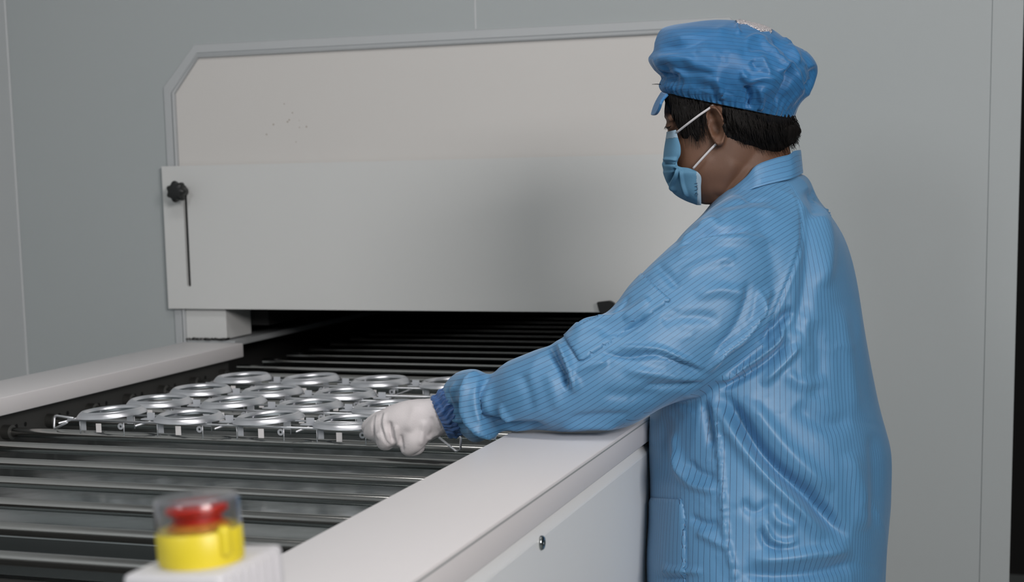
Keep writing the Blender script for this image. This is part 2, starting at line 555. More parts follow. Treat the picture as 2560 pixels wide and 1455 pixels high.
# bed plate under the rollers, its front edge folded down
bm = bmesh.new()
add_box(bm, -1.597, -.605, 1.60, 2.95, .846, .850)
add_box(bm, -1.597, -.605, 1.596, 1.600, .80, .850)
obj_bm('bed_plate', bm, M['bed_steel'], conv)
bm = bmesh.new(); add_box(bm, -1.597, -.605, 1.0, 1.596, .79, .795)
obj_bm('drip_tray', bm, M['chain_dark'], conv)
bm = bmesh.new(); add_lathe(bm, [(.0062, -1.632), (RR, -1.630), (RR, -.572), (.0062, -.570)], 20, (0, 0, 0), axis='X')
roller0 = obj_bm('roller', bm, M['steel_roller'], None, auto=40)
for i, y in enumerate(roll_y):
    if y < 1.0: continue
    r_ = roller0 if roller0.parent is None else roller0.copy()
    if roller0.parent is not None: COL.objects.link(r_)
    r_.parent = conv
    r_.location = (1.1, y - 1.9, RZ)
for x in (-1.66, -.53):
    for y in (1.05, 2.85):
        bm = bmesh.new(); add_box(bm, x - .025, x + .025, y - .025, y + .025, 0, .80, .003, 1)
        obj_bm('leg', bm, M['side_white'], conv)

# ------------------------------------------------------------------ wire rack and silver rings
RTOP = RZ + RR + .0004                             # top of rollers
GX = [-1.387, -1.243, -1.100, -.9610]
GY = [2.132, 2.281, 2.425, 2.588]
rack = thing('wire_rack', 'bright wire rack with clips and white tabs lying on the rollers under the silver rings', 'rack', (-1.17, 2.36, RTOP))
ZR = RTOP + .0232                                  # rail wires
RX0, RX1 = -1.452, -.800
for gy in GY:                                      # cross rails, two per row
    for dy in (-.030, .034):
        bm = bmesh.new()
        add_tube(bm, [(RX0, gy + dy, ZR), (RX1, gy + dy, ZR)], .0018, 8)
        obj_bm('cross_rail', bm, M['wire'], rack, smooth=True)
for x in (-1.458, -1.315, -1.1715, -1.03, -.889, -.804):
    bm = bmesh.new()
    add_tube(bm, [(x, 2.085, ZR - .0034), (x, 2.645, ZR - .0034)], .0016, 8)
    obj_bm('long_rail', bm, M['wire'], rack, smooth=True)
for s in (0, 1):                                   # end loops used as handles
    bm = bmesh.new()
    if s == 0:
        loop = [(-1.452, 2.118, ZR), (-1.496, 2.136, ZR), (-1.500, 2.137, ZR - .001), (-1.501, 2.136, ZR - .004), (-1.5015, 2.134, RTOP + .006), (-1.500, 2.132, RTOP + .003), (-1.496, 2.129, RTOP + .0025), (-1.452, 2.100, ZR - .004)]
    else:
        loop = [(-.800, 2.098, ZR), (-.763, 2.080, ZR + .001), (-.757, 2.078, ZR - .002), (-.756, 2.074, RTOP + .004), (-.762, 2.070, RTOP + .002), (-.800, 2.090, ZR - .002)]
    add_tube(bm, loop, .0019, 8)
    obj_bm('end_loop', bm, M['wire'], rack, smooth=True)
random.seed(11)
protos = {}


def rack_part(name, key, build, mat, loc, label=None):
    if key not in protos:
        bm = bmesh.new(); build(bm)
        o = obj_bm(name, bm, mat, None, smooth=(name == 'peg')); protos[key] = o.data
    else:
        o = bpy.data.objects.new(name, protos[key]); COL.objects.link(o)
    o.parent = rack
    o.location = Vector(loc) - rack.location
    if label: o['label'] = label


for i, gx in enumerate(GX):
    for j, gy in enumerate(GY):
        for dx, dy in ((-.042, -.030), (.040, -.030), (.020, .034)):   # thin pegs that stand on the rollers
            rack_part('peg', 'peg', lambda b: add_tube(b, [(0, 0, .0005), (0, 0, .0244)], .0011, 6), M['wire'], (gx + dx, gy + dy, RTOP))
        if i < 3:                                  # flat clip plate between neighbouring rings
            rack_part('clip_plate', 'cp', lambda b: add_box(b, -.016, .014, -.007, .007, -.001, .0012, .0005, 1), M['clip'], (gx + .0715, gy + .003, ZR))
            rack_part('clip_tongue', 'ct', lambda b: add_box(b, -.007, .007, -.0012, .0012, 0, .010, .0005, 1), M['clip'], (gx + .068, gy + .008, ZR))
        rack_part('spring_clip', 'sc', lambda b: add_box(b, -.006, .006, -.0007, .0007, -.012, .008, .0004, 1), M['clip'], (gx + .022, gy + .018, ZR))
        rack_part('foot_plate', 'fp', lambda b: add_box(b, -.005, .005, -.0007, .0007, -.016, 0, .0004, 1), M['clip'], (gx - .034, gy - .0325, ZR))
        rack_part('eyelet', 'ey', lambda b: add_lathe(b, [(.0022, -.0005), (.0052, -.0005), (.0052, .0005), (.0022, .0005)], 20, closed=True, axis='Y'), M['clip'], (gx + .036, gy - .033, ZR - .0075))
        dx = random.uniform(-.004, .004)
        rack_part('tab', 'tab', lambda b: add_box(b, -.0048, .0048, -.0007, .0007, -.016, -.0015, .0003, 1), M['tab'], (gx + .009 + dx, gy - .0538, ZR + random.uniform(0, .002)), 'small white tab hanging below a ring')


def ring_mesh():
    bm = bmesh.new()
    prof = [(.0570, 0.0), (.0574, .0006), (.0562, .0030), (.0535, .0062), (.0508, .0086), (.0503, .0086), (.0500, .0091), (.0487, .0100), (.0470, .0104), (.0455, .0100), (.0442, .0090), (.0430, .0077), (.0421, .0063), (.0417, .0056), (.0422, .0052), (.0445, .0079), (.0462, .0092), (.0490, .0088), (.0522, .0058), (.0556, .0010), (.0562, 0.0)]
    add_lathe(bm, prof, 96, closed=True)
    return bm


ring0 = obj_bm('silver_ring', ring_mesh(), M['ring'], None, auto=55)
rows = ['front row', 'second row', 'third row', 'back row']
cols = ['leftmost', 'second from the left', 'third from the left', 'rightmost']
tilt = {(0, 0): 3.6, (2, 0): 3.8, (1, 1): 3.2, (3, 1): 2.6, (1, 3): 2.6, (1, 2): 1.4, (3, 2): 2.5, (2, 1): 1.6, (0, 3): 1.6, (2, 3): 1.4, (3, 3): 1.0}
first = True
for j in range(4):
    for i in range(4):
        if (i, j) == (3, 2): continue              # one place of the rack is empty
        o = ring0 if first else ring0.copy()
        if not first: COL.objects.link(o)
        first = False
        t = math.radians(tilt.get((i, j), .4))
        # a tilted ring keeps its low rim on the rack wires
        o.location = (GX[i], GY[j], ZR + .0021 + .054 * math.sin(t))
        o.rotation_euler = (0, -t, 0)
        extra = ''
        if (i, j) == (3, 0): extra = ', beside the gloved fingertips'
        if (i, j) == (0, 0): extra = ', beside the bent wire loop'
        if (i, j) == (3, 3): extra = ', half behind the blue cuff'
        if (i, j) == (3, 1): extra = ', just behind the white glove'
        if j == 2 and i == 2: lab = 'silver ring in the rack\'s %s, beside the empty place' % rows[j]
        else: lab = 'silver ring in the rack\'s %s, %s%s' % (rows[j], cols[i], extra)
        tag(o, lab, 'ring', 'silver rings on the wire rack')

# ------------------------------------------------------------------ control box with emergency stop in the foreground
cb = thing('control_box', 'white ribbed control box with a yellow and red emergency stop under a clear cover', 'switch', (-.489, .852, .951))
bz = 1.047 - .951
bm = bmesh.new()
add_box(bm, -.036, .036, -.036, .050, .0, bz, .004, 3)
hs = obj_bm('housing', bm, M['box_white'], None, auto=40); local_parent(hs, cb)
for k in range(6):
    x = -.0235 + k * .0093
    bm = bmesh.new(); add_box(bm, x, x + .0042, -.0366, -.034, .012, bz - .012, .0004, 1)
    v_ = obj_bm('vent_slot', bm, M['slot_blue'], None); local_parent(v_, hs)
for k in range(7):
    y = -.028 + k * .0105
    bm = bmesh.new(); add_box(bm, .0345, .0385, y, y + .006, .006, bz - .003, .0012, 2)
    v_ = obj_bm('side_rib', bm, M['box_white'], None, auto=40); local_parent(v_, hs)
EX, EY = 0.0015, .0015
bm = bmesh.new()
add_lathe(bm, [(.0262, bz - .001), (.0277, bz + .001), (.0282, bz + .004), (.0282, bz + .0212), (.0272, bz + .0226), (.020, bz + .0230), (.0001, bz + .0230)], 56, (EX, EY, 0))
yb = obj_bm('button_base', bm, M['yellow'], None, auto=40); local_parent(yb, cb); tag(yb, 'yellow round base of the stop button')
bm = bmesh.new()                                   # hinge lug of the cover
add_box(bm, EX + .0205, EX + .0292, EY - .0165, EY - .0075, bz + .006, bz + .0262, .0032, 3)
lg = obj_bm('hinge_lug', bm, M['yellow'], None, auto=40); local_parent(lg, yb)
bm = bmesh.new()
add_lathe(bm, [(.0205, bz + .0228), (.0198, bz + .0245), (.0182, bz + .0262), (.0176, bz + .0268), (.0001, bz + .0268)], 48, (EX, EY, 0))
oc = obj_bm('orange_collar', bm, M['orange'], None, auto=40); local_parent(oc, yb)
bm = bmesh.new()
add_lathe(bm, [(.0158, bz + .0229), (.0155, bz + .0318), (.0190, bz + .0326), (.0202, bz + .0340), (.0202, bz + .0366), (.0188, bz + .0378), (.0150, bz + .0382), (.0001, bz + .0384)], 48, (EX, EY, 0))
rb = obj_bm('push_button', bm, M['red'], None, auto=40); local_parent(rb, cb); tag(rb, 'red mushroom push button')
bm = bmesh.new()
add_lathe(bm, [(.0279, bz + .0230), (.0279, bz + .0408), (.0268, bz + .0430), (.0245, bz + .0440), (.0001, bz + .0443), (.0001, bz + .0433), (.0240, bz + .0430), (.0259, bz + .0421), (.0268, bz + .0402), (.0268, bz + .0230)], 56, (EX, EY, 0), closed=True)
bmesh.ops.remove_doubles(bm, verts=bm.verts, dist=1e-4)
cc = obj_bm('clear_cover', bm, M['clear'], None, auto=40); local_parent(cc, cb); tag(cc, 'clear plastic cover over the red button')
cb.rotation_euler = (0, math.radians(-3.5), 0)
bm = bmesh.new(); add_box(bm, -.036, .030, -.030, .046, -.055, .004, .002, 1)
bs = obj_bm('mounting_foot', bm, M['box_white'], None); local_parent(bs, cb)
bm = bmesh.new(); add_box(bm, -.025, .010, -.028, .0745, -.062, -.055, .001, 1)
bs = obj_bm('mounting_arm', bm, M['box_white'], None); local_parent(bs, cb)
# ------------------------------------------------------------------ the person: numpy helpers


def spline(rows, n):
    """Catmull-Rom through rows (arrays), n steps per span"""
    P = np.array(rows, float)
    Q = np.vstack([2 * P[0] - P[1], P, 2 * P[-1] - P[-2]])
    out = []
    for i in range(1, len(Q) - 2):
        for k in range(n):
            t = k / n
            a, b, c, d = Q[i - 1], Q[i], Q[i + 1], Q[i + 2]
            out.append(.5 * ((2 * b) + (c - a) * t + (2 * a - 5 * b + 4 * c - d) * t * t + (3 * b - a - 3 * c + d) * t ** 3))
    out.append(Q[-2])
    return np.array(out)


def loft(rows, n=6, m=56, e=2.0):
    """closed body through rows (ax, ay, bx, by, D, half depth): A and B are the two outline points"""
    R = spline(rows, n)
    th = np.linspace(0, 2 * np.pi, m, endpoint=False)
    c = np.sign(np.cos(th)) * np.abs(np.cos(th)) ** (2 / e)
    s = np.sign(np.sin(th)) * np.abs(np.sin(th)) ** (2 / e)
    V = []
    for ax, ay, bx, by, D, hd in R:
        for k in range(m):
            V.append(at_depth((ax + bx) / 2 + (bx - ax) / 2 * c[k], (ay + by) / 2 + (by - ay) / 2 * c[k], D + hd * s[k]))
    Fs = []
    N = len(R)
    for i in range(N - 1):
        for k in range(m):
            Fs.append((i * m + k, i * m + (k + 1) % m, (i + 1) * m + (k + 1) % m, (i + 1) * m + k))
    V.append(np.mean(V[:m], axis=0)); c0 = len(V) - 1
    V.append(np.mean(V[(N - 1) * m:N * m], axis=0)); c1 = len(V) - 1
    for k in range(m):
        Fs.append((c0, (k + 1) % m, k))
        Fs.append((c1, (N - 1) * m + k, (N - 1) * m + (k + 1) % m))
    return V, Fs


def tube_loft(pts, n=6, m=24, flat=1.0):
    """round limb through (px, py, D, radius in m)"""
    R = spline(pts, n)
    C = np.array([at_depth(r[0], r[1], r[2]) for r in R])
    V, Fs = [], []
    ref = None
    N = len(R)
    for i in range(N):
        t = C[min(i + 1, N - 1)] - C[max(i - 1, 0)]
        t /= np.linalg.norm(t)
        if ref is None: ref = np.cross(t, FW)
        u = ref - t * (ref @ t); u /= np.linalg.norm(u); ref = u
        w = np.cross(t, u)
        for k in range(m):
            a = 2 * np.pi * k / m
            V.append(C[i] + (u * np.cos(a) + w * flat * np.sin(a)) * R[i][3])
    for i in range(N - 1):
        for k in range(m):
            Fs.append((i * m + k, i * m + (k + 1) % m, (i + 1) * m + (k + 1) % m, (i + 1) * m + k))
    for end, sgn in ((0, -1), (N - 1, 1)):             # rounded ends
        t = C[end] - C[end - 1] if end else C[0] - C[1]
        t /= np.linalg.norm(t)
        V.append(C[end] + t * R[end][3] * .75); cc = len(V) - 1
        base = end * m
        for k in range(m):
            tri = (cc, base + k, base + (k + 1) % m)
            Fs.append(tri if sgn > 0 else tri[::-1])
    return V, Fs


def ball(px, py, D, rx, ry, rz, n=20):
    c = at_depth(px, py, D)
    V, Fs = [], []
    for i in range(1, n):
        for k in range(2 * n):
            a, b = np.pi * i / n, np.pi * k / n
            V.append(c + RT * rx * np.sin(a) * np.cos(b) + UP * ry * np.cos(a) + FW * rz * np.sin(a) * np.sin(b))
    m = 2 * n
    for i in range(n - 2):
        for k in range(m):
            Fs.append((i * m + k, (i + 1) * m + k, (i + 1) * m + (k + 1) % m, i * m + (k + 1) % m))
    V += [c + UP * ry, c - UP * ry]
    for k in range(m):
        Fs.append((len(V) - 2, k, (k + 1) % m))
        Fs.append((len(V) - 1, (n - 2) * m + (k + 1) % m, (n - 2) * m + k))
    return V, Fs


def union(name, parts, voxel, smooth=2, factor=.5):
    """one continuous skin over overlapping closed pieces"""
    V, Fs = [], []
    for v, f in parts:
        o = len(V)
        V += [tuple(p) for p in v]
        Fs += [tuple(i + o for i in q) for q in f]
    me = bpy.data.meshes.new(name)
    me.from_pydata(V, [], Fs)
    bm = bmesh.new(); bm.from_mesh(me)
    bmesh.ops.recalc_face_normals(bm, faces=bm.faces)
    bm.to_mesh(me); bm.free()
    o = bpy.data.objects.new(name + '_tmp', me)
    COL.objects.link(o)
    r = o.modifiers.new('r', 'REMESH'); r.mode = 'VOXEL'; r.voxel_size = voxel; r.adaptivity = 0
    if smooth:
        s = o.modifiers.new('s', 'SMOOTH'); s.factor = factor; s.iterations = smooth
    dg = bpy.context.evaluated_depsgraph_get()
    out = bpy.data.meshes.new_from_object(o.evaluated_get(dg))
    bpy.data.objects.remove(o); bpy.data.meshes.remove(me)
    out.name = name
    return out


def get_co(me):
    a = np.empty(len(me.vertices) * 3); me.vertices.foreach_get('co', a); return a.reshape(-1, 3)


def set_co(me, v):
    me.vertices.foreach_set('co', v.ravel()); me.update()


def get_no(me):
    a = np.empty(len(me.vertices) * 3); me.vertices.foreach_get('normal', a); return a.reshape(-1, 3)


def laplacian(me, v, w, it=3):
    """smooth only where w > 0"""
    ed = np.empty(len(me.edges) * 2, int); me.edges.foreach_get('vertices', ed); ed = ed.reshape(-1, 2)
    deg = np.bincount(ed.ravel(), minlength=len(v)).astype(float)[:, None]
    for _ in range(it):
        acc = np.zeros_like(v)
        np.add.at(acc, ed[:, 0], v[ed[:, 1]]); np.add.at(acc, ed[:, 1], v[ed[:, 0]])
        v = v + (acc / np.maximum(deg, 1) - v) * .5 * w[:, None]
    return v


def facing(v, no, slack=.03, cell=8):
    """1 where a vertex belongs to the side of the body turned to the photographer"""
    x, y, D = project(v)
    ix = np.clip((x / cell).astype(int), -50, 500) + 50
    iy = np.clip((y / cell).astype(int), -50, 500) + 50
    zb = np.full((560, 560), 1e9)
    np.minimum.at(zb, (ix, iy), D)
    zmin = zb[ix, iy]
    vis = np.clip(1 - (D - zmin - slack * .4) / (slack * .6), 0, 1)
    nz = -(no @ FW)
    return vis * np.clip((nz + .25) / .35, 0, 1), x, y, D


def seg_dist(x, y, poly):
    best = np.full(len(x), 1e9); tt = np.zeros(len(x)); side = np.zeros(len(x))
    P = np.array(poly, float)
    L = np.hypot(*(P[1:] - P[:-1]).T); tot = L.sum(); acc = 0
    for i in range(len(P) - 1):
        ax, ay = P[i]; dx, dy = P[i + 1] - P[i]
        l2 = dx * dx + dy * dy
        t = np.clip(((x - ax) * dx + (y - ay) * dy) / l2, 0, 1)
        ex, ey = x - (ax + t * dx), y - (ay + t * dy)
        d = np.hypot(ex, ey)
        b = d < best
        best = np.where(b, d, best)
        tt = np.where(b, (acc + t * L[i]) / tot, tt)
        side = np.where(b, np.sign(dx * ey - dy * ex), side)
        acc += L[i]
    return best, tt, side


def folds(v, no, strokes, slack=.03):
    """raise or sink cloth along fold lines: (line, width px, height m, lop-sidedness)"""
    w, x, y, D = facing(v, no, slack)
    h = np.zeros(len(v))
    for st in strokes:
        line, wd, ht = st[0], st[1], st[2]
        lop = st[3] if len(st) > 3 else 0.0           # >0: sharp on the right-hand side of the stroke direction
        P = np.array(line)
        box = (x > P[:, 0].min() - 4 * wd) & (x < P[:, 0].max() + 4 * wd) & (y > P[:, 1].min() - 4 * wd) & (y < P[:, 1].max() + 4 * wd)
        idx = np.nonzero(box)[0]
        if not len(idx): continue
        line_s = spline(line, 4) if len(line) > 2 else line
        d, t, s = seg_dist(x[idx], y[idx], line_s)
        ws = wd * np.where(s > 0, 1 - lop, 1 + lop)
        tap = np.clip(np.minimum(t, 1 - t) / .22, 0, 1)
        tap = .25 * (t > 0) * 0 + np.sin(tap * np.pi / 2)
        h[idx] += ht * np.exp(-(d / ws) ** 2) * tap
    return v + no * (h * w)[:, None], h * w


def inside_poly(x, y, poly):
    c = np.zeros(len(x), bool)
    P = np.array(poly, float); j = len(P) - 1
    for i in range(len(P)):
        xi, yi = P[i]; xj, yj = P[j]
        cond = ((yi > y) != (yj > y)) & (x < (xj - xi) * (y - yi) / (yj - yi + 1e-12) + xi)
        c ^= cond
        j = i
    return c


def vnoise(v, scale, seed=0.0):
    return np.array([noise.noise(Vector((p[0] * scale + seed, p[1] * scale - seed, p[2] * scale + 2 * seed))) for p in v])


def add_attr(me, name, vals):
    a = me.attributes.new(name, 'FLOAT', 'POINT')
    a.data.foreach_set('value', np.asarray(vals, np.float32))


def patch(name, me_src, v, sel, lift, mat, parent, thick=.0009, poly=None):
    """cut a patch out of a cloth surface and lay it on top as a piece of its own"""
    idx = -np.ones(len(v), int); keep = np.nonzero(sel)[0]; idx[keep] = np.arange(len(keep))
    no = get_no(me_src)
    Fs = [tuple(idx[i] for i in p.vertices) for p in me_src.polygons if all(sel[i] for i in p.vertices)]
    pv = v[keep] + no[keep] * lift
    if poly is not None:                            # true the ragged border up to the outline
        cnt = {}
        for q in Fs:
            for i in range(len(q)):
                k_ = tuple(sorted((q[i], q[(i + 1) % len(q)]))); cnt[k_] = cnt.get(k_, 0) + 1
        rim = np.array(sorted({i for k_, c in cnt.items() if c == 1 for i in k_}))
        px, py, D = project(pv)
        P = np.array(poly, float)
        for i in rim:
            best = (1e9, 0, 0)
            for a, b in zip(P[:-1], P[1:]):
                d = b - a; t = np.clip(((px[i] - a[0]) * d[0] + (py[i] - a[1]) * d[1]) / (d @ d), 0, 1)
                q = a + t * d; r_ = math.hypot(px[i] - q[0], py[i] - q[1])
                if r_ < best[0]: best = (r_, q[0], q[1])
            if best[0] < 9: pv[i] = at_depth(best[1], best[2], D[i])
    me = bpy.data.meshes.new(name)
    me.from_pydata([tuple(p) for p in pv], [], Fs)
    for at in ('stripe', 'stripe2', 'part'):
        if at in me_src.attributes:
            a = np.empty(len(v), np.float32); me_src.attributes[at].data.foreach_get('value', a)
            add_attr(me, at, a[keep])
    o = obj_mesh(name, me, mat, None)
    sm = o.modifiers.new('solid', 'SOLIDIFY'); sm.thickness = thick; sm.offset = -1
    if parent is not None: local_parent(o, parent)
    return o


# ---- cloth, skin and hair


def mat_cloth(name, base, light, line, spacing=.0076, two=False, rough=.5, crinkle=.25, width=.085, spec=.95):
    m, nt, b = new_mat(name)
    N, L = nt.nodes, nt.links

    def math_(op, a, c=None):
        n = N.new('ShaderNodeMath'); n.operation = op
        for i, q in enumerate((a, c)):
            if q is None: continue
            if isinstance(q, (int, float)): n.inputs[i].default_value = q
            else: L.new(q, n.inputs[i])
        return n.outputs[0]

    def attr(nm):
        n = N.new('ShaderNodeAttribute'); n.attribute_name = nm
        return n.outputs['Fac']
    s = attr('stripe')
    if two:
        s2, pt = attr('stripe2'), attr('part')
        mx = N.new('ShaderNodeMix'); mx.data_type = 'FLOAT'
        L.new(math_('GREATER_THAN', pt, .5), mx.inputs['Factor']); L.new(s, mx.inputs['A']); L.new(s2, mx.inputs['B'])
        s = mx.outputs['Result']
    fr = math_('FRACT', math_('MULTIPLY', s, 1 / spacing))
    d = math_('ABSOLUTE', math_('SUBTRACT', fr, .5))
    ln = math_('LESS_THAN', d, width / 2)
    ln = math_('MULTIPLY', ln, .75)
    tc = N.new('ShaderNodeTexCoord')
    n1 = N.new('ShaderNodeTexNoise'); n1.inputs['Scale'].default_value = 11; n1.inputs['Detail'].default_value = 4
    L.new(tc.outputs['Object'], n1.inputs['Vector'])
    c1 = N.new('ShaderNodeMix'); c1.data_type = 'RGBA'
    c1.inputs['A'].default_value = (*base, 1); c1.inputs['B'].default_value = (*light, 1)
    L.new(n1.outputs['Fac'], c1.inputs['Factor'])
    c2 = N.new('ShaderNodeMix'); c2.data_type = 'RGBA'; c2.inputs['B'].default_value = (*line, 1)
    L.new(ln, c2.inputs['Factor']); L.new(c1.outputs['Result'], c2.inputs['A'])
    L.new(c2.outputs['Result'], b.inputs['Base Color'])
    n2 = N.new('ShaderNodeTexNoise'); n2.inputs['Scale'].default_value = 34; n2.inputs['Detail'].default_value = 5; n2.inputs['Roughness'].default_value = .55
    L.new(tc.outputs['Object'], n2.inputs['Vector'])
    n3 = N.new('ShaderNodeTexNoise'); n3.inputs['Scale'].default_value = 900; n3.inputs['Detail'].default_value = 1
    L.new(tc.outputs['Object'], n3.inputs['Vector'])
    b1 = N.new('ShaderNodeBump'); b1.inputs['Strength'].default_value = crinkle; b1.inputs['Distance'].default_value = .006
    b2 = N.new('ShaderNodeBump'); b2.inputs['Strength'].default_value = .12; b2.inputs['Distance'].default_value = .0004
    L.new(n2.outputs['Fac'], b1.inputs['Height']); L.new(n3.outputs['Fac'], b2.inputs['Height'])
    L.new(b1.outputs['Normal'], b2.inputs['Normal']); L.new(b2.outputs['Normal'], b.inputs['Normal'])
    set_in(b, Roughness=rough)
    b.inputs['Specular IOR Level'].default_value = spec
    b.inputs['Sheen Weight'].default_value = .3
    b.inputs['Sheen Roughness'].default_value = .4
    b.inputs['Sheen Tint'].default_value = (.75, .85, 1, 1)
    return m


M['coat'] = mat_cloth('coat_blue_striped', (.070, .226, .42), (.098, .276, .49), (.012, .028, .09), two=True, rough=.52, crinkle=.1, spec=.75)
M['cap'] = mat_cloth('cap_blue_striped', (.020, .140, .34), (.032, .182, .41), (.006, .02, .08), spacing=.0068, rough=.54, crinkle=.14, width=.06, spec=.55)
M['collar'] = mat_cloth('collar_blue_striped', (.072, .236, .45), (.092, .272, .49), (.015, .035, .12), spacing=.0086, rough=.45, width=.07)
M['cuff'] = mat_cloth('cuff_blue', (.03, .115, .33), (.045, .15, .40), (.015, .05, .18), spacing=.004, rough=.55, width=.2)


def mat_skin():
    m, nt, b = new_mat('skin')
    tc, n, bp = noise_bump(nt, b, 420, .18, .0005, 3)
    n2 = nt.nodes.new('ShaderNodeTexNoise'); n2.inputs['Scale'].default_value = 22; n2.inputs['Detail'].default_value = 5
    mx = nt.nodes.new('ShaderNodeMix'); mx.data_type = 'RGBA'
    mx.inputs['A'].default_value = (.125, .062, .037, 1); mx.inputs['B'].default_value = (.158, .079, .047, 1)
    nt.links.new(tc.outputs['Object'], n2.inputs['Vector']); nt.links.new(n2.outputs['Fac'], mx.inputs['Factor'])
    nt.links.new(mx.outputs['Result'], b.inputs['Base Color'])
    set_in(b, Roughness=.6)
    b.inputs['Subsurface Weight'].default_value = .12
    b.inputs['Subsurface Radius'].default_value = (.006, .002, .001)
    return m


M['skin'] = mat_skin()
M['hair'] = mat_plain('hair_black', (.006, .0048, .0042), .6)
M['hair'].node_tree.nodes['Principled BSDF'].inputs['Specular IOR Level'].default_value = .22
M['glove'] = mat_plain('glove_white_knit', (.63, .595, .60), .85)
noise_bump(M['glove'].node_tree, M['glove'].node_tree.nodes['Principled BSDF'], 700, .35, .0008, 2)
M['mask'] = mat_plain('mask_blue_nonwoven', (.085, .22, .345), .75)
noise_bump(M['mask'].node_tree, M['mask'].node_tree.nodes['Principled BSDF'], 500, .3, .0006, 2)
M['mask_edge'] = mat_plain('mask_white_edge', (.27, .38, .47), .75)
M['loop'] = mat_plain('ear_loop_white', (.52, .51, .52), .7)
M['trouser'] = mat_plain('trouser_dark', (.02, .03, .06), .8)
M['shoe'] = mat_plain('shoe_white', (.5, .5, .52), .5)

# ---- body: head, neck, trunk, arms and legs as one skin
HD = 2.20                                          # distance of the middle of the head and trunk
head_rows = [(1775, 104, 1850, 100, HD, .020), (1735, 114, 1895, 108, HD, .043), (1698, 138, 1938, 130, HD, .060),
             (1676, 180, 1960, 172, HD, .070), (1667, 226, 1974, 222, HD, .0740), (1662, 262, 1980, 266, HD, .0755),
             (1661, 288, 1982, 298, HD, .075), (1668, 306, 1980, 326, HD, .0735), (1669, 324, 1970, 352, HD, .072),
             (1668, 352, 1950, 382, HD, .070), (1669, 385, 1925, 415, HD, .067), (1676, 418, 1895, 440, HD, .063),
             (1688, 450, 1868, 460, HD, .056), (1706, 480, 1845, 484, HD, .046), (1733, 502, 1812, 505, HD, .028), (1748, 509, 1790, 511, HD, .014)]
neck_rows = [(1788, 380, 1975, 330, HD, .060), (1786, 430, 1975, 372, HD, .058), (1783, 480, 1985, 410, HD, .058), (1782, 520, 1995, 440, HD, .066), (1770, 560, 2005, 480, HD, .085)]
trunk_rows = [(1790, 505, 2000, 460, HD, .07), (1780, 590, 2040, 560, HD, .11), (1710, 700, 2085, 680, HD, .14), (1665, 880, 2135, 880, HD, .15), (1665, 1080, 2160, 1080, HD, .15), (1665, 1300, 2165, 1300, HD, .16), (1690, 1520, 2140, 1520, HD, .155)]


def ear_shell():
    """left ear: rim, hollow and lobe"""
    V, Fs = [], []
    nr, nt_ = 16, 48
    cx, cy = 1789.0, 313.0
    ux, uy = -.16, -.987                            # ear's own up direction in the picture
    for i in range(nr + 1):
        r = i / nr
        for k in range(nt_):
            a = 2 * np.pi * k / nt_
            ca, sa = np.cos(a), np.sin(a)           # ca>0: towards the back of the head, sa>0: up
            hw = (27 if sa > 0 else 22 + 4 * (1 + sa)) * (1.0 if ca > 0 else .92)
            hh = 53 if sa > 0 else 56
            X, Y = ca * hw * r, sa * hh * r
            px = cx + X * -uy + Y * ux
            py = cy + X * ux * -1 + Y * uy
            rim = np.exp(-((r - .86) / .13) ** 2) * (1.0 if (ca > -.55 or sa > .2) else .35)
            anti = np.exp(-((r - .55) / .12) ** 2) * (ca > -.2) * .55
            con = np.exp(-((X - 1) / 10) ** 2 - ((Y + 9) / 15) ** 2)
            fossa = np.exp(-((X + 6) / 9) ** 2 - ((Y - 26) / 9) ** 2)
            lobe = np.exp(-((X + 2) / 16) ** 2 - ((Y + 44) / 12) ** 2)
            flare = .010 * (X / 27)                 # back edge stands off the head
            h = .007 + .0095 * rim + .0065 * anti - .021 * con - .014 * fossa + .003 * lobe + flare
            if r > .97: h = -.004 + flare * .6
            V.append(at_depth(px, py, HD - .0745 - h))
    for i in range(nr):
        for k in range(nt_):
            Fs.append((i * nt_ + k, i * nt_ + (k + 1) % nt_, (i + 1) * nt_ + (k + 1) % nt_, (i + 1) * nt_ + k))
    base = len(V)
    for k in range(nt_):                            # back of the ear, down into the head
        p = V[nr * nt_ + k]
        x, y, D = project(np.array(p))
        V.append(at_depth(cx + (x - cx) * .72 - 6, cy + (y - cy) * .8, HD - .055))
    for k in range(nt_):
        Fs.append((nr * nt_ + k, nr * nt_ + (k + 1) % nt_, base + (k + 1) % nt_, base + k))
    V.append(at_depth(cx - 6, cy, HD - .055)); c = len(V) - 1
    for k in range(nt_): Fs.append((c, base + k, base + (k + 1) % nt_))
    return V, Fs


far_ear = tube_loft([(1795, 285, HD + .075, .008), (1797, 312, HD + .079, .010), (1790, 345, HD + .074, .007)], 4, 14)
nose = tube_loft([(1684, 322, HD, .007), (1682, 350, HD, .009), (1684, 384, HD, .012), (1688, 398, HD, .012)], 5, 18)
brow = tube_loft([(1678, 296, HD - .050, .005), (1671, 290, HD - .026, .006), (1671, 292, HD, .005), (1671, 290, HD + .026, .006), (1678, 296, HD + .050, .005)], 5, 14)
lid = ball(1681, 313, HD - .030, .0100, .0080, .0130)
lid2 = ball(1681, 313, HD + .030, .0100, .0080, .0130)
arm_l = tube_loft([(1880, 610, 2.13, .045), (1770, 760, 2.075, .044), (1560, 965, 2.035, .034), (1450, 972, 2.035, .034), (1290, 992, 2.06, .028), (1110, 1040, 2.142, .017)], 5, 24)
arm_r = tube_loft([(1900, 570, 2.30, .040), (1792, 662, 2.36, .040), (1652, 790, 2.43, .034), (1547, 889, 2.48, .027), (1440, 918, 2.51, .021), (1345, 931, 2.552, .019)], 5, 24)
LEGX = -.285


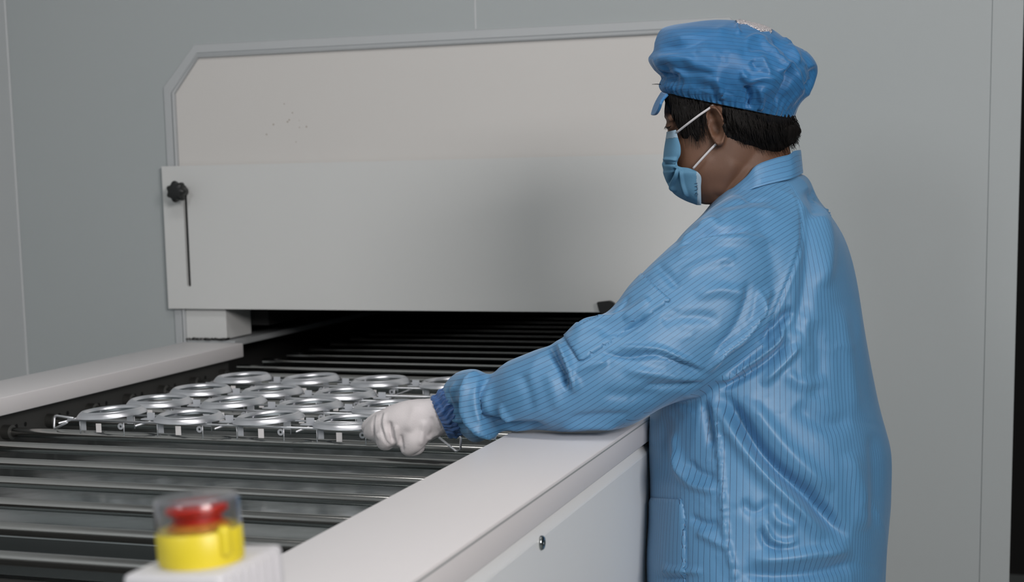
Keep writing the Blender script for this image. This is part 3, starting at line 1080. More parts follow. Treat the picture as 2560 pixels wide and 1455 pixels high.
def leg(y):
    V, Fs = [], []
    rows_ = [(LEGX, y, .80, .070), (LEGX, y, .70, .072), (LEGX + .005, y, .52, .062), (LEGX + .005, y, .45, .058), (LEGX + .02, y, .33, .056), (LEGX + .02, y, .12, .038), (LEGX + .018, y, .05, .036)]
    R = spline(rows_, 5); m = 20
    for q in R:
        for k in range(m):
            a = 2 * np.pi * k / m
            V.append(np.array([q[0] + q[3] * np.cos(a), q[1] + q[3] * np.sin(a), q[2]]))
    for i in range(len(R) - 1):
        for k in range(m):
            Fs.append((i * m + k, i * m + (k + 1) % m, (i + 1) * m + (k + 1) % m, (i + 1) * m + k))
    Fs.append(tuple(range(m))[::-1]); Fs.append(tuple((len(R) - 1) * m + k for k in range(m)))
    return V, Fs


LY = (2.078, 2.222)
body_me = union('person', [loft(head_rows, 6, 72, 2.15), loft(neck_rows, 5, 48), loft(trunk_rows, 4, 48, 2.3), ear_shell(), far_ear, nose, brow, lid, lid2, arm_l, arm_r, leg(LY[0]), leg(LY[1])], .0026, 2, .5)
bv = get_co(body_me)
bno = get_no(body_me)
skin_strokes = [
    ([(1858, 455), (1835, 480), (1812, 515)], 5, -.0022), ([(1800, 500), (1772, 512), (1752, 505)], 8, .002),
    ([(1840, 400), (1815, 450), (1795, 490)], 16, .0025), ([(1880, 420), (1850, 455), (1822, 490)], 14, .002),
    ([(1770, 385), (1760, 430), (1740, 470)], 14, .0025),
    ([(1655, 306), (1668, 309), (1682, 316)], 3, -.0016)]
bv, _ = folds(bv, bno, skin_strokes, .02)
set_co(body_me, bv)
person = obj_mesh('person', body_me, M['skin'], None)
tag(person, 'person in striped blue cleanroom coat and puffy blue cap leaning over the conveyor', 'person')


def part(name, me, mat, parent=person, label=None, smooth=True):
    o = obj_mesh(name, me, mat, None, smooth)
    local_parent(o, parent)
    if label: o['label'] = label
    return o


def part_bm(name, bm, mat, parent=person, label=None, auto=None):
    o = obj_bm(name, bm, mat, None, smooth=True, auto=auto)
    local_parent(o, parent)
    if label: o['label'] = label
    return o


# eyelashes of the lowered eye
bm = bmesh.new()
for k in range(6):
    t = k / 5
    a = at_depth(1667 + 10 * t, 313 + 2 * t, HD - .026 - .014 * t)
    b = at_depth(1660 + 11 * t, 324 + 1.0 * t, HD - .030 - .016 * t)
    add_tube(bm, [a, (a + b) / 2 - RT * .0008, b], [.0006, .0005, .0001], 5)
part_bm('eyelashes', bm, M['hair'])

# ---- coat
torso_rows = [(1800, 470, 2002, 430, HD, .060), (1776, 505, 2024, 446, HD, .088), (1752, 538, 2054, 505, HD, .135), (1716, 578, 2086, 552, HD, .163),
              (1686, 625, 2111, 600, HD, .178), (1662, 690, 2131, 667, HD, .186), (1643, 770, 2151, 760, HD, .188), (1631, 880, 2171, 878, HD, .188),
              (1626, 1000, 2191, 1000, HD, .188), (1623, 1100, 2215, 1100, HD, .192), (1625, 1165, 2224, 1165, HD, .195), (1624, 1300, 2219, 1300, HD, .198),
              (1620, 1400, 2213, 1400, HD, .200), (1624, 1500, 2210, 1500, HD, .204), (1632, 1640, 2212, 1640, HD, .21), (1640, 1760, 2216, 1760, HD, .215)]
sleeve_rows = [(1835, 486, 1992, 560, 2.12, .055), (1770, 524, 1975, 720, 2.085, .083), (1692, 598, 1912, 860, 2.062, .087), (1612, 677, 1796, 962, 2.045, .084),
               (1520, 778, 1656, 1016, 2.032, .075), (1436, 812, 1566, 1066, 2.025, .066), (1392, 858, 1470, 1073, 2.028, .058), (1318, 884, 1350, 1074, 2.035, .054),
               (1262, 906, 1278, 1074, 2.05, .050), (1224, 936, 1236, 1080, 2.068, .042), (1186, 922, 1202, 1108, 2.083, .058), (1146, 928, 1178, 1108, 2.10, .056),
               (1118, 950, 1156, 1090, 2.117, .043), (1102, 972, 1140, 1084, 2.128, .036)]
sleeve_far = [(1850, 500, 1990, 590, 2.30, .06), (1725, 600, 1860, 720, 2.36, .07), (1605, 730, 1700, 850, 2.43, .062), (1520, 832, 1575, 945, 2.48, .055), (1430, 882, 1450, 952, 2.51, .047), (1345, 902, 1358, 956, 2.55, .038)]
coat_me = union('coat', [loft(torso_rows, 5, 110, 2.25), loft(sleeve_rows, 6, 72, 2.1), loft(sleeve_far, 5, 48, 2.0)], .0036, 6, .5)
cv = get_co(coat_me)
cno = get_no(coat_me)
# soft blending where arm and trunk meet
w_, x_, y_, D_ = facing(cv, cno)
d_, t_, s_ = seg_dist(x_, y_, [(2000, 470), (2003, 590), (1965, 715), (1905, 865), (1780, 960)])
cv = laplacian(coat_me, cv, np.exp(-(d_ / 45) ** 2) * .9, 26)
set_co(coat_me, cv); cno = get_no(coat_me)
# broad slack of the cloth
nz1 = vnoise(cv, 7.0, 3.1); nz2 = vnoise(cv * np.array([1.0, 1.0, .55]), 15.0, 9.4)
rdg = 1 - np.abs(vnoise(cv * np.array([1, 1, .5]), 9.0, 5.2)) * 2.2
cv = cv + cno * (.0045 * nz1 + .0012 * nz2 + .0022 * np.clip(rdg, 0, 1) ** 3)[:, None]
set_co(coat_me, cv); cno = get_no(coat_me)
SEAM = [(1964, 452), (1990, 490), (2002, 545), (2002, 600), (1989, 651), (1965, 715), (1941, 771), (1921, 818), (1905, 862), (1886, 876), (1840, 918), (1776, 960), (1700, 1000), (1640, 1022), (1560, 1052)]
big = [
    # shoulder and upper sleeve
    ([(1690, 600), (1730, 583), (1764, 560), (1800, 548)], 13, .0055), ([(1700, 622), (1764, 585), (1830, 574), (1880, 570)], 9, -.0065, .35),
    ([(1684, 606), (1715, 585), (1752, 566)], 7, -.005), ([(1690, 632), (1760, 604), (1860, 598), (1940, 610)], 15, .004),
    ([(1800, 540), (1870, 528), (1950, 530)], 12, .003), ([(1795, 520), (1860, 505), (1930, 500)], 8, -.0022),
    # triceps and armpit drags
    ([(1900, 720), (1890, 790), (1850, 845), (1808, 876), (1766, 932)], 9, .0085, .2), ([(1872, 700), (1862, 770), (1828, 836), (1786, 880)], 13, -.004),
    ([(1960, 800), (1945, 850), (1908, 884), (1858, 916), (1790, 952)], 8, .0085, .25), ([(1985, 770), (1955, 800), (1925, 830), (1905, 860)], 13, -.009),
    ([(1975, 850), (1930, 895), (1870, 935), (1800, 975)], 9, -.008), ([(1925, 720), (1905, 760), (1893, 800)], 12, .004),
    # elbow folds
    ([(1500, 880), (1569, 892), (1640, 886), (1690, 900), (1752, 932)], 8, -.005), ([(1545, 872), (1610, 870), (1665, 880), (1730, 912)], 10, .005),
    ([(1660, 884), (1720, 900), (1760, 922)], 6, .004), ([(1560, 925), (1640, 935), (1720, 945), (1765, 948)], 13, .0045),
    ([(1600, 965), (1680, 965), (1760, 955)], 9, -.004), ([(1520, 905), (1470, 915), (1440, 935)], 12, .004),
    ([(1500, 985), (1580, 990), (1660, 985)], 18, -.003),
    # sleeve slack hanging over the forearm
    ([(1388, 850), (1408, 880), (1424, 918), (1436, 958), (1440, 985)], 12, .0085), ([(1378, 868), (1396, 905), (1412, 940), (1420, 975)], 9, -.011, .2),
    ([(1432, 822), (1480, 806), (1528, 800), (1570, 782)], 10, .006), ([(1500, 838), (1560, 820), (1620, 790)], 15, -.004),
    ([(1512, 792), (1540, 790), (1556, 770), (1575, 740)], 9, -.0025), ([(1560, 800), (1600, 770), (1625, 745)], 12, .004),
    ([(1640, 660), (1672, 690), (1700, 722)], 14, -.003), ([(1700, 690), (1760, 660), (1840, 640)], 16, .003),
    ([(1740, 740), (1800, 725), (1870, 740)], 18, .0035), ([(1650, 800), (1730, 790), (1800, 800)], 18, -.0025),
    # forearm and the puff before the cuff
    ([(1232, 932), (1208, 958), (1197, 1000), (1206, 1038), (1236, 1060), (1300, 1066), (1370, 1068)], 11, -.011), ([(1210, 924), (1180, 940), (1166, 975), (1165, 1020), (1182, 1060), (1216, 1083), (1270, 1083), (1335, 1077)], 9, .0085),
    ([(1250, 1010), (1262, 1040), (1290, 1062), (1340, 1066)], 8, .005), ([(1140, 958), (1130, 985), (1128, 1020)], 8, .004), ([(1138, 1005), (1150, 1040), (1160, 1075)], 9, -.008),
    ([(1120, 975), (1128, 1010), (1118, 1040)], 6, -.005), ([(1128, 1045), (1150, 1056), (1170, 1062)], 5, .004),
    ([(1300, 930), (1320, 980), (1330, 1030)], 16, -.003), ([(1370, 930), (1385, 980), (1400, 1030)], 18, .003),
    ([(1400, 1070), (1480, 1064), (1550, 1068)], 9, .004), ([(1420, 1046), (1500, 1040), (1580, 1036)], 12, -.003),
    # skirt
    ([(1800, 985), (1833, 1015), (1889, 1101), (1950, 1173), (2041, 1250), (2117, 1345)], 20, -.015, -.3), ([(1770, 990), (1800, 1030), (1850, 1110), (1905, 1180), (1985, 1265), (2060, 1350)], 20, .008),
    ([(1860, 990), (1920, 1070), (1990, 1150), (2080, 1230)], 26, .0065), ([(1776, 985), (1788, 1050), (1800, 1140), (1808, 1250), (1816, 1350), (1836, 1440), (1842, 1500)], 8, .0045),
    ([(1760, 1000), (1772, 1060), (1780, 1120)], 12, -.006), ([(1690, 1120), (1705, 1180), (1738, 1215), (1800, 1228)], 12, .0055), ([(1680, 1080), (1690, 1140), (1712, 1195)], 14, .004),
    ([(1720, 1150), (1745, 1180), (1790, 1195)], 12, -.004), ([(1660, 1040), (1664, 1120), (1672, 1210)], 18, -.003),
    ([(1722, 1290), (1760, 1310), (1800, 1312)], 12, -.0045), ([(1740, 1330), (1775, 1345), (1820, 1372)], 12, .0045),
    ([(1868, 1395), (1940, 1398), (2040, 1385), (2130, 1372)], 20, .007), ([(1850, 1430), (1930, 1440), (2050, 1432), (2150, 1405)], 18, -.006),
    ([(1908, 1300), (1928, 1345), (1962, 1358), (1996, 1348)], 8, .005), ([(1900, 1320), (1915, 1360), (1955, 1378)], 9, -.004), ([(1925, 1260), (1940, 1300), (1990, 1322)], 14, .004),
    ([(1850, 1255), (1890, 1280), (1930, 1255)], 14, -.004), ([(1640, 1425), (1700, 1427), (1760, 1430)], 9, .0045), ([(1640, 1445), (1720, 1448)], 9, -.0035),
    # back
    ([(2010, 520), (2025, 640), (2010, 760), (1985, 840)], 22, -.006), ([(2045, 500), (2070, 600), (2060, 720)], 22, .005), ([(2020, 470), (2035, 500), (2042, 545)], 18, -.005),
    ([(2000, 860), (1960, 905), (1905, 960)], 12, .006), ([(2040, 800), (2052, 900), (2040, 1000)], 24, -.004), ([(1960, 930), (2010, 960), (2070, 950)], 20, .004),
    ([(2100, 760), (2120, 900), (2140, 1040)], 22, .003), ([(1990, 1010), (2060, 1060), (2130, 1050)], 26, -.004), ([(2120, 1130), (2150, 1230), (2160, 1330)], 26, .004),
    ([(2180, 1080), (2188, 1200), (2180, 1330)], 18, -.003)]
big = [(b_[0], b_[1] * .82, b_[2] * 1.5) + tuple(b_[3:]) for b_ in big]
cv, _ = folds(cv, cno, big, .03)
set_co(coat_me, cv); cno = get_no(coat_me)
# seams and pocket outlines
PKT = [(1590, 684), (1600, 680), (1679, 750), (1451, 906), (1399, 822), (1425, 812), (1470, 800), (1520, 776), (1560, 720)]
fine = [(SEAM[:11], 3.0, -.0016), ([(p[0] + 7, p[1] + 2) for p in SEAM[:10]], 5, .0016), ([(p[0] - 7, p[1] - 2) for p in SEAM[:10]], 5, .0012)]
fine += [([(1596, 676), (1640, 712), (1680, 750)], 3.0, -.0016), ([(1680, 752), (1570, 830), (1452, 909)], 3.0, -.0013), ([(1450, 907), (1424, 866), (1398, 822)], 3.0, -.0022), ([(1600, 1240), (1650, 1243), (1707, 1247)], 3.5, -.0016), ([(1709, 1250), (1716, 1350), (1720, 1455)], 3.5, -.0013)]
rs = random.Random(5)
for k in range(26):                                # puckers along the side seam and the armhole
    yy = 1010 + k * 18
    xx = float(np.interp(yy, [985, 1050, 1140, 1250, 1350, 1440, 1500], [1776, 1788, 1800, 1808, 1816, 1836, 1842]))
    fine.append(([(xx - 11, yy + rs.uniform(-4, 4)), (xx, yy), (xx + 11, yy + rs.uniform(-4, 4))], 3.5, rs.choice((-1, 1)) * .0016))
for k in range(24):
    q = spline(SEAM[:10], 6)[k * 2]
    fine.append(([(q[0] - 10, q[1] + rs.uniform(-3, 5)), (q[0] + 8, q[1] + rs.uniform(-5, 3))], 3.5, -.0006))
for k in range(40):                                # small crumples
    ax, ay = rs.uniform(1450, 1950), rs.uniform(640, 1050)
    an = rs.uniform(-.9, .3); ll = rs.uniform(25, 60)
    fine.append(([(ax, ay), (ax + ll * math.cos(an) / 2, ay + ll * math.sin(an) / 2 + rs.uniform(-5, 5)), (ax + ll * math.cos(an), ay + ll * math.sin(an))], rs.uniform(4, 8), rs.choice((-1, 1)) * rs.uniform(.0004, .0012)))
for k in range(60):
    ax, ay = rs.uniform(1640, 2160), rs.uniform(700, 1450)
    an = rs.uniform(.2, 1.5); ll = rs.uniform(25, 80)
    fine.append(([(ax, ay), (ax + ll * math.cos(an) / 2 + rs.uniform(-6, 6), ay + ll * math.sin(an) / 2), (ax + ll * math.cos(an), ay + ll * math.sin(an))], rs.uniform(5, 10), rs.choice((-1, 1)) * rs.uniform(.0004, .0012)))
cv, _ = folds(cv, cno, fine, .025)
set_co(coat_me, cv); cno = get_no(coat_me)
edge_ = np.clip(1 - np.abs(cno @ FW) / .45, 0, 1)
cv = laplacian(coat_me, cv, np.minimum(edge_ * 2, 1), 20)
# the rail keeps the cloth out
axs = spline(np.array([at_depth((r[0] + r[2]) / 2, (r[1] + r[3]) / 2, r[4]) for r in sleeve_rows]), 3)
d_arm = np.min(np.linalg.norm(cv[:, None, :] - axs[None, :, :], axis=2), axis=1)
armv = d_arm < .135
onr = armv & (cv[:, 0] > -.64) & (cv[:, 0] < -.470) & (cv[:, 2] < .9512) & (cv[:, 2] > .92)
cv[onr, 2] = .9512
bel = (cv[:, 0] < -.4735) & (cv[:, 0] > -.60) & (cv[:, 2] < .9512) & ~armv
cv[bel, 0] = -.4735
set_co(coat_me, cv); cno = get_no(coat_me)
# stripes: along the sleeve on the sleeve, downwards on the trunk
x_, y_, D_ = project(cv)
xm, ym = (cv - C0) @ RT, -((cv - C0) @ UP)
kx = np.array([900, 1080, 1150, 1210, 1300, 1400, 1500, 1700, 2050]); kk = np.array([.02, .06, .16, .30, .38, .50, .64, .68, .74])
gx = np.linspace(900, 2100, 400); gk = np.interp(gx, kx, kk)
G = np.concatenate([[0], np.cumsum((gk[1:] + gk[:-1]) / 2 * np.diff(gx))]) * 2.06 / F_PX
add_attr(coat_me, 'stripe2', ym + np.interp(x_, gx, G))
add_attr(coat_me, 'stripe', np.arctan2(xm - .370, HD - D_) * .185)
ax = np.array([at_depth((r[0] + r[2]) / 2, (r[1] + r[3]) / 2, r[4]) for r in sleeve_rows])
dmin = np.min(np.linalg.norm(cv[:, None, :] - spline(ax, 3)[None, :, :], axis=2), axis=1)
on_sl = inside_poly(x_, y_, SEAM + [(1560, 1110), (1050, 1150), (1050, 850), (1600, 600), (1740, 480), (1900, 430)]) & (dmin < .17) & (D_ < HD + .02)
axf = np.array([at_depth((r[0] + r[2]) / 2, (r[1] + r[3]) / 2, r[4]) for r in sleeve_far])
dmf = np.min(np.linalg.norm(cv[:, None, :] - spline(axf, 3)[None, :, :], axis=2), axis=1)
on_sl |= (dmf < .085) & (D_ > HD) & (x_ < 1850)
add_attr(coat_me, 'part', on_sl.astype(np.float32))
coat = part('coat', coat_me, M['coat'], label='blue pinstriped cleanroom coat with long sleeves')
vis, _, _, _ = facing(cv, cno, .08)
patch('sleeve_pocket', coat_me, cv, inside_poly(x_, y_, PKT) & (vis > .02) & (D_ < 2.16), .0016, M['coat'], coat, .0014, [(1600, 680), (1679, 750), (1451, 906), (1399, 822)])
patch('side_pocket', coat_me, cv, inside_poly(x_, y_, [(1600, 1243), (1706, 1249), (1713, 1290), (1716, 1600), (1600, 1600)]) & (D_ < HD) & (vis > .1), .0024, M['coat'], coat, .0014, [(1626, 1244), (1706, 1249), (1713, 1290), (1716, 1600)])

# collar: band folded over, running round the neck
top = spline([(1777, 517), (1800, 496), (1832, 470), (1866, 441), (1892, 412), (1940, 394), (1972, 386), (1984, 377), (2001, 374)], 5)
bot = spline([(1783, 530), (1808, 518), (1838, 497), (1868, 478), (1900, 466), (1945, 455), (1975, 448), (1995, 440), (2007, 434)], 5)
V, Fs, ST = [], [], []
n_ = len(top); rows_n = 7
for side in (-1, 1):
    for i in range(n_):
        u = i / (n_ - 1)
        wdt = .066 * np.sin(np.pi * (.04 + .96 * u)) ** .6 if u < 1 else 0
        for j in range(rows_n):
            t = j / (rows_n - 1)
            p = top[i] * (1 - t) + bot[i] * t
            puff = .010 * t * np.sin(np.pi * min(1, u * 1.02))
            wv = .0016 * np.sin(u * 23 + t * 3) * t
            V.append(at_depth(p[0], p[1], HD + side * (wdt + puff + .010 * t + wv)))
            ST.append(t * .030 * 1.35 + .004 * u)
    o_ = 0 if side == -1 else n_ * rows_n
    for i in range(n_ - 1):
        for j in range(rows_n - 1):
            q = (o_ + i * rows_n + j, o_ + (i + 1) * rows_n + j, o_ + (i + 1) * rows_n + j + 1, o_ + i * rows_n + j + 1)
            Fs.append(q if side == 1 else q[::-1])
# close at the nape
for j in range(rows_n - 1):
    a_, b_ = (n_ - 1) * rows_n + j, n_ * rows_n + (n_ - 1) * rows_n + j
    Fs.append((a_, a_ + 1, b_ + 1, b_))
col_me = bpy.data.meshes.new('collar')
col_me.from_pydata([tuple(p) for p in V], [], Fs)
add_attr(col_me, 'stripe', ST)
collar = part('collar', col_me, M['collar'], coat)
md = collar.modifiers.new('solid', 'SOLIDIFY'); md.thickness = .0018; md.offset = 0
md = collar.modifiers.new('sub', 'SUBSURF'); md.levels = 1; md.render_levels = 2

# gathered elastic cuffs
for nm, rows_c in (('cuff', [(1124, 966, 1160, 1082, 2.117, .034), (1104, 976, 1146, 1090, 2.124, .0365), (1090, 988, 1134, 1094, 2.130, .0355), (1077, 998, 1120, 1092, 2.136, .0325), (1082, 1008, 1114, 1080, 2.137, .026)]),
                   ('cuff', [(1362, 902, 1374, 956, 2.545, .033), (1345, 906, 1355, 956, 2.55, .032), (1330, 914, 1338, 954, 2.558, .026)])):
    v_, f_ = loft(rows_c, 8, 160, 2.0)
    me = bpy.data.meshes.new(nm); me.from_pydata([tuple(p) for p in v_], [], f_)
    N_ = len(spline(rows_c, 8)); v_ = np.array(v_)
    st = np.zeros(len(v_))
    for i in range(N_):
        tt = i / (N_ - 1)
        ring = v_[i * 160:(i + 1) * 160]; cen = ring.mean(axis=0)
        th = np.linspace(0, 2 * np.pi, 160, endpoint=False)
        g = .055 * np.sin(th * 27 + 2.4 * np.sin(tt * 5 + th * 3)) + .035 * np.sin(th * 11 - tt * 6) + .025 * np.sin(tt * 21 + th * 2)
        v_[i * 160:(i + 1) * 160] = cen + (ring - cen) * (1 + g)[:, None]
        st[i * 160:(i + 1) * 160] = th * .034
    set_co(me, v_); add_attr(me, 'stripe', st)
    part(nm, me, M['cuff'], coat)

# ---- gloves
gl_parts = [loft([(1120, 985, 1150, 1080, 2.131, .027), (1092, 993, 1118, 1084, 2.138, .030), (1060, 996, 1085, 1098, 2.145, .034), (1020, 1000, 1052, 1118, 2.150, .038), (985, 1010, 1010, 1120, 2.156, .040), (955, 1023, 972, 1118, 2.162, .036), (930, 1042, 942, 1110, 2.172, .028), (914, 1059, 924, 1094, 2.182, .017), (907, 1067, 913, 1080, 2.188, .008)], 6, 48, 2.2),
            tube_loft([(985, 1046, 2.175, .0155), (950, 1052, 2.180, .0150), (924, 1066, 2.190, .0120), (913, 1073, 2.196, .0085)], 6, 22),
            tube_loft([(985, 1058, 2.150, .0165), (955, 1066, 2.152, .0150), (932, 1080, 2.165, .0125), (921, 1083, 2.178, .009)], 6, 22),
            tube_loft([(996, 1076, 2.138, .0165), (972, 1090, 2.135, .0150), (960, 1104, 2.142, .0120), (968, 1110, 2.155, .010)], 6, 22),
            tube_loft([(1044, 1085, 2.130, .0190), (1032, 1105, 2.127, .0165), (1020, 1119, 2.132, .0125), (1034, 1122, 2.146, .0115), (1050, 1114, 2.158, .010)], 6, 22),
            tube_loft([(1045, 1050, 2.180, .0180), (1000, 1062, 2.200, .0150), (955, 1068, 2.205, .0120), (925, 1074, 2.202, .009)], 6, 22)]
gl_me = union('glove', gl_parts, .0021, 16, .5)
gv = get_co(gl_me); gn = get_no(gl_me)
gl_st = [([(938, 1038), (933, 1065), (938, 1100)], 3, -.0016), ([(944, 1036), (941, 1065), (946, 1100)], 5, .0014), ([(956, 1030), (952, 1062), (962, 1100), (978, 1115)], 3, -.0016),
         ([(964, 1030), (960, 1060), (970, 1095)], 4, .0015), ([(972, 1052), (976, 1080), (984, 1108)], 6, -.0035), ([(990, 1062), (992, 1090), (1000, 1118)], 6, .0025),
         ([(1000, 1085), (1004, 1108), (1006, 1130)], 5, -.0018), ([(1060, 1050), (1055, 1085), (1050, 1115)], 9, .002), ([(1078, 1040), (1082, 1070), (1075, 1095)], 7, -.0015),
         ([(1040, 1010), (1030, 1050), (1020, 1080)], 16, .0015), ([(1095, 1005), (1099, 1045), (1108, 1075)], 5, -.0012), ([(1066, 1100), (1085, 1088), (1100, 1080)], 5, .0016)]
gv = gv + gn * (.0011 * vnoise(gv, 42, 2.0))[:, None]
gl_st = [(b_[0], b_[1] * .85, b_[2] * 1.7) for b_ in gl_st]
gv, _ = folds(gv, gn, gl_st, .02)
set_co(gl_me, gv)
part('glove', gl_me, M['glove'], label='white knitted glove gripping the edge of the rack')
gr = [tube_loft([(1350, 934, 2.55, .022), (1320, 942, 2.57, .022), (1298, 944, 2.58, .020)], 5, 22, .7)]
for k in range(4):
    gr.append(tube_loft([(1302, 936 + 4 * k, 2.56 + .012 * k, .010), (1280, 930 + 5 * k, 2.565 + .012 * k, .0095), (1262 + 3 * k, 921 + 7 * k, 2.57 + .012 * k, .008)], 5, 14))
gr.append(tube_loft([(1325, 945, 2.60, .011), (1305, 950, 2.615, .010), (1290, 951, 2.62, .008)], 5, 14))
gr_me = union('glove', gr, .0024, 5, .5)
part('glove', gr_me, M['glove'])

# ---- hair: close-cropped sides and nape, strands over the temple
hair_poly = [(1652, 225), (1662, 262), (1680, 300), (1694, 322), (1702, 348), (1718, 352), (1728, 340), (1742, 362), (1752, 352), (1752, 318), (1764, 285), (1780, 262), (1800, 254),
             (1801, 285), (1801, 318), (1815, 345), (1858, 362), (1905, 378), (1945, 384), (1985, 362), (2010, 330), (2010, 180), (1900, 90), (1700, 100), (1640, 180)]
bx, by, bD = project(bv)
bn = get_no(body_me)
inh = inside_poly(bx, by, hair_poly) & (by < 400) & (bx > 1650)
earz = (np.hypot((bx - 1786) / 22, (by - 313) / 50) < 1) & (bD < HD - .060)
sel = inh & ~earz
dd, tt_, ss_ = seg_dist(bx, by, hair_poly[:20])
thick = np.clip(dd / 55, .02, 1)
grow = .004 + .006 * thick + .006 * np.exp(-((bx - 1985) / 40) ** 2 - ((by - 330) / 45) ** 2)
keep = np.nonzero(sel)[0]; idx = -np.ones(len(bv), int); idx[keep] = np.arange(len(keep))
capline = 240 + (bx - 1662) * .2
cl_ = np.clip((by - capline + 6) / 26, 0, 1)
grow = .0018 * (1 - cl_) + grow * cl_
grow = np.where((bx < 1700) & (by < 300), np.minimum(grow, .0035), grow)
grow = np.where(dd < 10, np.minimum(grow, -.0015 + dd / 10 * .005), grow)
near_ear = np.hypot((bx - 1789) / 44, (by - 313) / 74) < 1
grow = np.where(near_ear, np.minimum(grow, .0022), grow)
hv = bv[keep] + bn[keep] * grow[keep][:, None]
hn = vnoise(hv * np.array([1, 1, .25]), 150, 1.7)
hv = hv + bn[keep] * (hn * .0022)[:, None]
hair_me = bpy.data.meshes.new('hair')
hair_me.from_pydata([tuple(p) for p in hv], [], [tuple(idx[i] for i in p.vertices) for p in body_me.polygons if all(sel[i] for i in p.vertices)])
hair = part('hair', hair_me, M['hair'], label='short black hair under the cap')
bm = bmesh.new()
rh = random.Random(21)


def skin_at(px, py, off, far=False):
    """point just off the head at a place in the profile"""
    d2 = (bx - px) ** 2 + (by - py) ** 2
    near = np.nonzero((d2 < 64) & ((bD > HD) == far))[0]
    D = (bD[near].max() if far else bD[near].min()) if len(near) else HD
    return at_depth(px, py, D + (off if far else -off))


def strand(p0, p1, bend, r0=.0008, off=.006):
    r0 *= .62
    m0 = ((p0[0] + p1[0]) / 2 + bend, (p0[1] + p1[1]) / 2)
    add_tube(bm, [skin_at(*p0, off), skin_at(*m0, off), skin_at(*p1, off * .55)], [r0, r0 * .9, r0 * .25], 4, cap=False)


for k in range(70):                                # temple and sideburn
    x0 = rh.uniform(1672, 1760)
    y1 = np.interp(x0, [1672, 1690, 1715, 1740, 1760], [300, 342, 372, 366, 345]) + rh.uniform(-28, 10)
    strand((x0, rh.uniform(245, 270)), (x0 + rh.uniform(4, 26), y1), rh.uniform(-3, 9))
for k in range(26):                                # locks ahead of the ear
    x0 = rh.uniform(1720, 1752)
    strand((x0, 318 + rh.uniform(-8, 8)), (x0 + rh.uniform(6, 26), 352 + rh.uniform(-18, 8)), rh.uniform(-4, 4), .0006)
for k in range(120):                               # nape
    x0 = rh.uniform(1828, 1985)
    yb = np.interp(x0, [1828, 1860, 1905, 1950, 1985], [345, 366, 382, 386, 372])
    strand((x0 - rh.uniform(0, 12), yb - rh.uniform(30, 60)), (x0 + rh.uniform(2, 16), yb + rh.uniform(-8, 10)), rh.uniform(-3, 3), .0007)
for k in range(900):                               # combed layer over the sides
    x0 = rh.uniform(1672, 1990)
    if 1756 < x0 < 1812: continue
    ytop = 242 + (x0 - 1662) * .2
    ybot = np.interp(x0, [1672, 1690, 1715, 1756, 1824, 1860, 1905, 1950, 1990], [290, 325, 352, 350, 334, 354, 374, 378, 352])
    y0 = rh.uniform(ytop - 6, max(ytop + 4, ybot - 45))
    lean = rh.uniform(2, 12) if x0 < 1760 else rh.uniform(4, 18)
    strand((x0, y0), (min(x0 + lean, 1992), min(y0 + rh.uniform(30, 60), ybot + 4)), rh.uniform(-3, 3), .0007, .0075 if x0 < 1830 else (.0105 if x0 < 1915 else .0155))
for k in range(170):                               # ragged edge at the back of the head
    yy = rh.uniform(308, 366)
    a = at_depth(1972 + rh.uniform(-10, 12), yy - rh.uniform(18, 40), HD + rh.uniform(-.035, .035))
    b = at_depth(np.interp(yy, [300, 345, 360], [1992, 1998, 1986]) + rh.uniform(-9, 6), yy + rh.uniform(-8, 14), HD + rh.uniform(-.035, .035))
    add_tube(bm, [a, (a + b) / 2 + RT * .001, b], [.0007, .0006, .0002], 4, cap=False)
part_bm('hair_strands', bm, M['hair'])['kind'] = 'stuff'
bm = bmesh.new()
a, b = at_depth(1652, 211, HD - .02), at_depth(1630, 211, HD - .024)
add_tube(bm, [a, (a + b) / 2 + UP * .0004, b], [.0006, .0005, .0003], 5)

# ---- bouffant cap
cap_rows = [(1662, 233, 1979, 297, HD, .084), (1654, 224, 1984, 288, HD, .088), (1650, 213, 1991, 274, HD, .095), (1654, 193, 2004, 254, HD, .105), (1634, 172, 2026, 228, HD, .115),
            (1621, 148, 2044, 186, HD, .119), (1633, 127, 2041, 158, HD, .116), (1638, 104, 2020, 131, HD, .107), (1650, 78, 1984, 112, HD, .094), (1668, 67, 1938, 77, HD, .076),
            (1720, 57, 1896, 61, HD, .05), (1785, 49, 1850, 52, HD, .022)]
MC = 300
v_, f_ = loft(cap_rows, 9, MC, 2.1)
v_ = np.array(v_)
NR = len(spline(cap_rows, 9))
th = np.linspace(0, 2 * np.pi, MC, endpoint=False)
f_ = [q for q in f_ if not (len(q) == 3 and q[0] == len(v_) - 2)]          # open below
rc = random.Random(8)
ph = [rc.uniform(0, 6.28) for _ in range(8)]
for i in range(NR):
    tt = i / (NR - 1)
    ring = v_[i * MC:(i + 1) * MC]; cen = ring.mean(axis=0)
    pl = np.exp(-(tt / .20) ** 2)
    mid = np.exp(-((tt - .33) / .14) ** 2)
    side = np.abs(np.sin(th)) ** .5
    body_ = np.clip((tt - .05) / .12, 0, 1)
    g = .030 * pl * np.sin(th * 61 + 2.6 * np.sin(th * 5 + ph[0])) * (.6 + .4 * np.sin(th * 7 + ph[1])) \
        + .015 * pl * np.sin(th * 97 + ph[3] + 2 * np.sin(th * 9)) \
        + body_ * side * (.030 * mid * np.sin(th * 11 + 1.5 * np.sin(th * 3 + ph[2]) + tt * 5) + .016 * mid * np.sin(th * 19 + ph[4] - tt * 9)
                          + .010 * np.exp(-((tt - .6) / .25) ** 2) * np.sin(th * 7 + ph[5] + tt * 14))
    if i == 0: g = g - .01
    v_[i * MC:(i + 1) * MC] = cen + (ring - cen) * (1 + g)[:, None]
cap_me = bpy.data.meshes.new('bouffant_cap')
cap_me.from_pydata([tuple(p) for p in v_], [], f_)
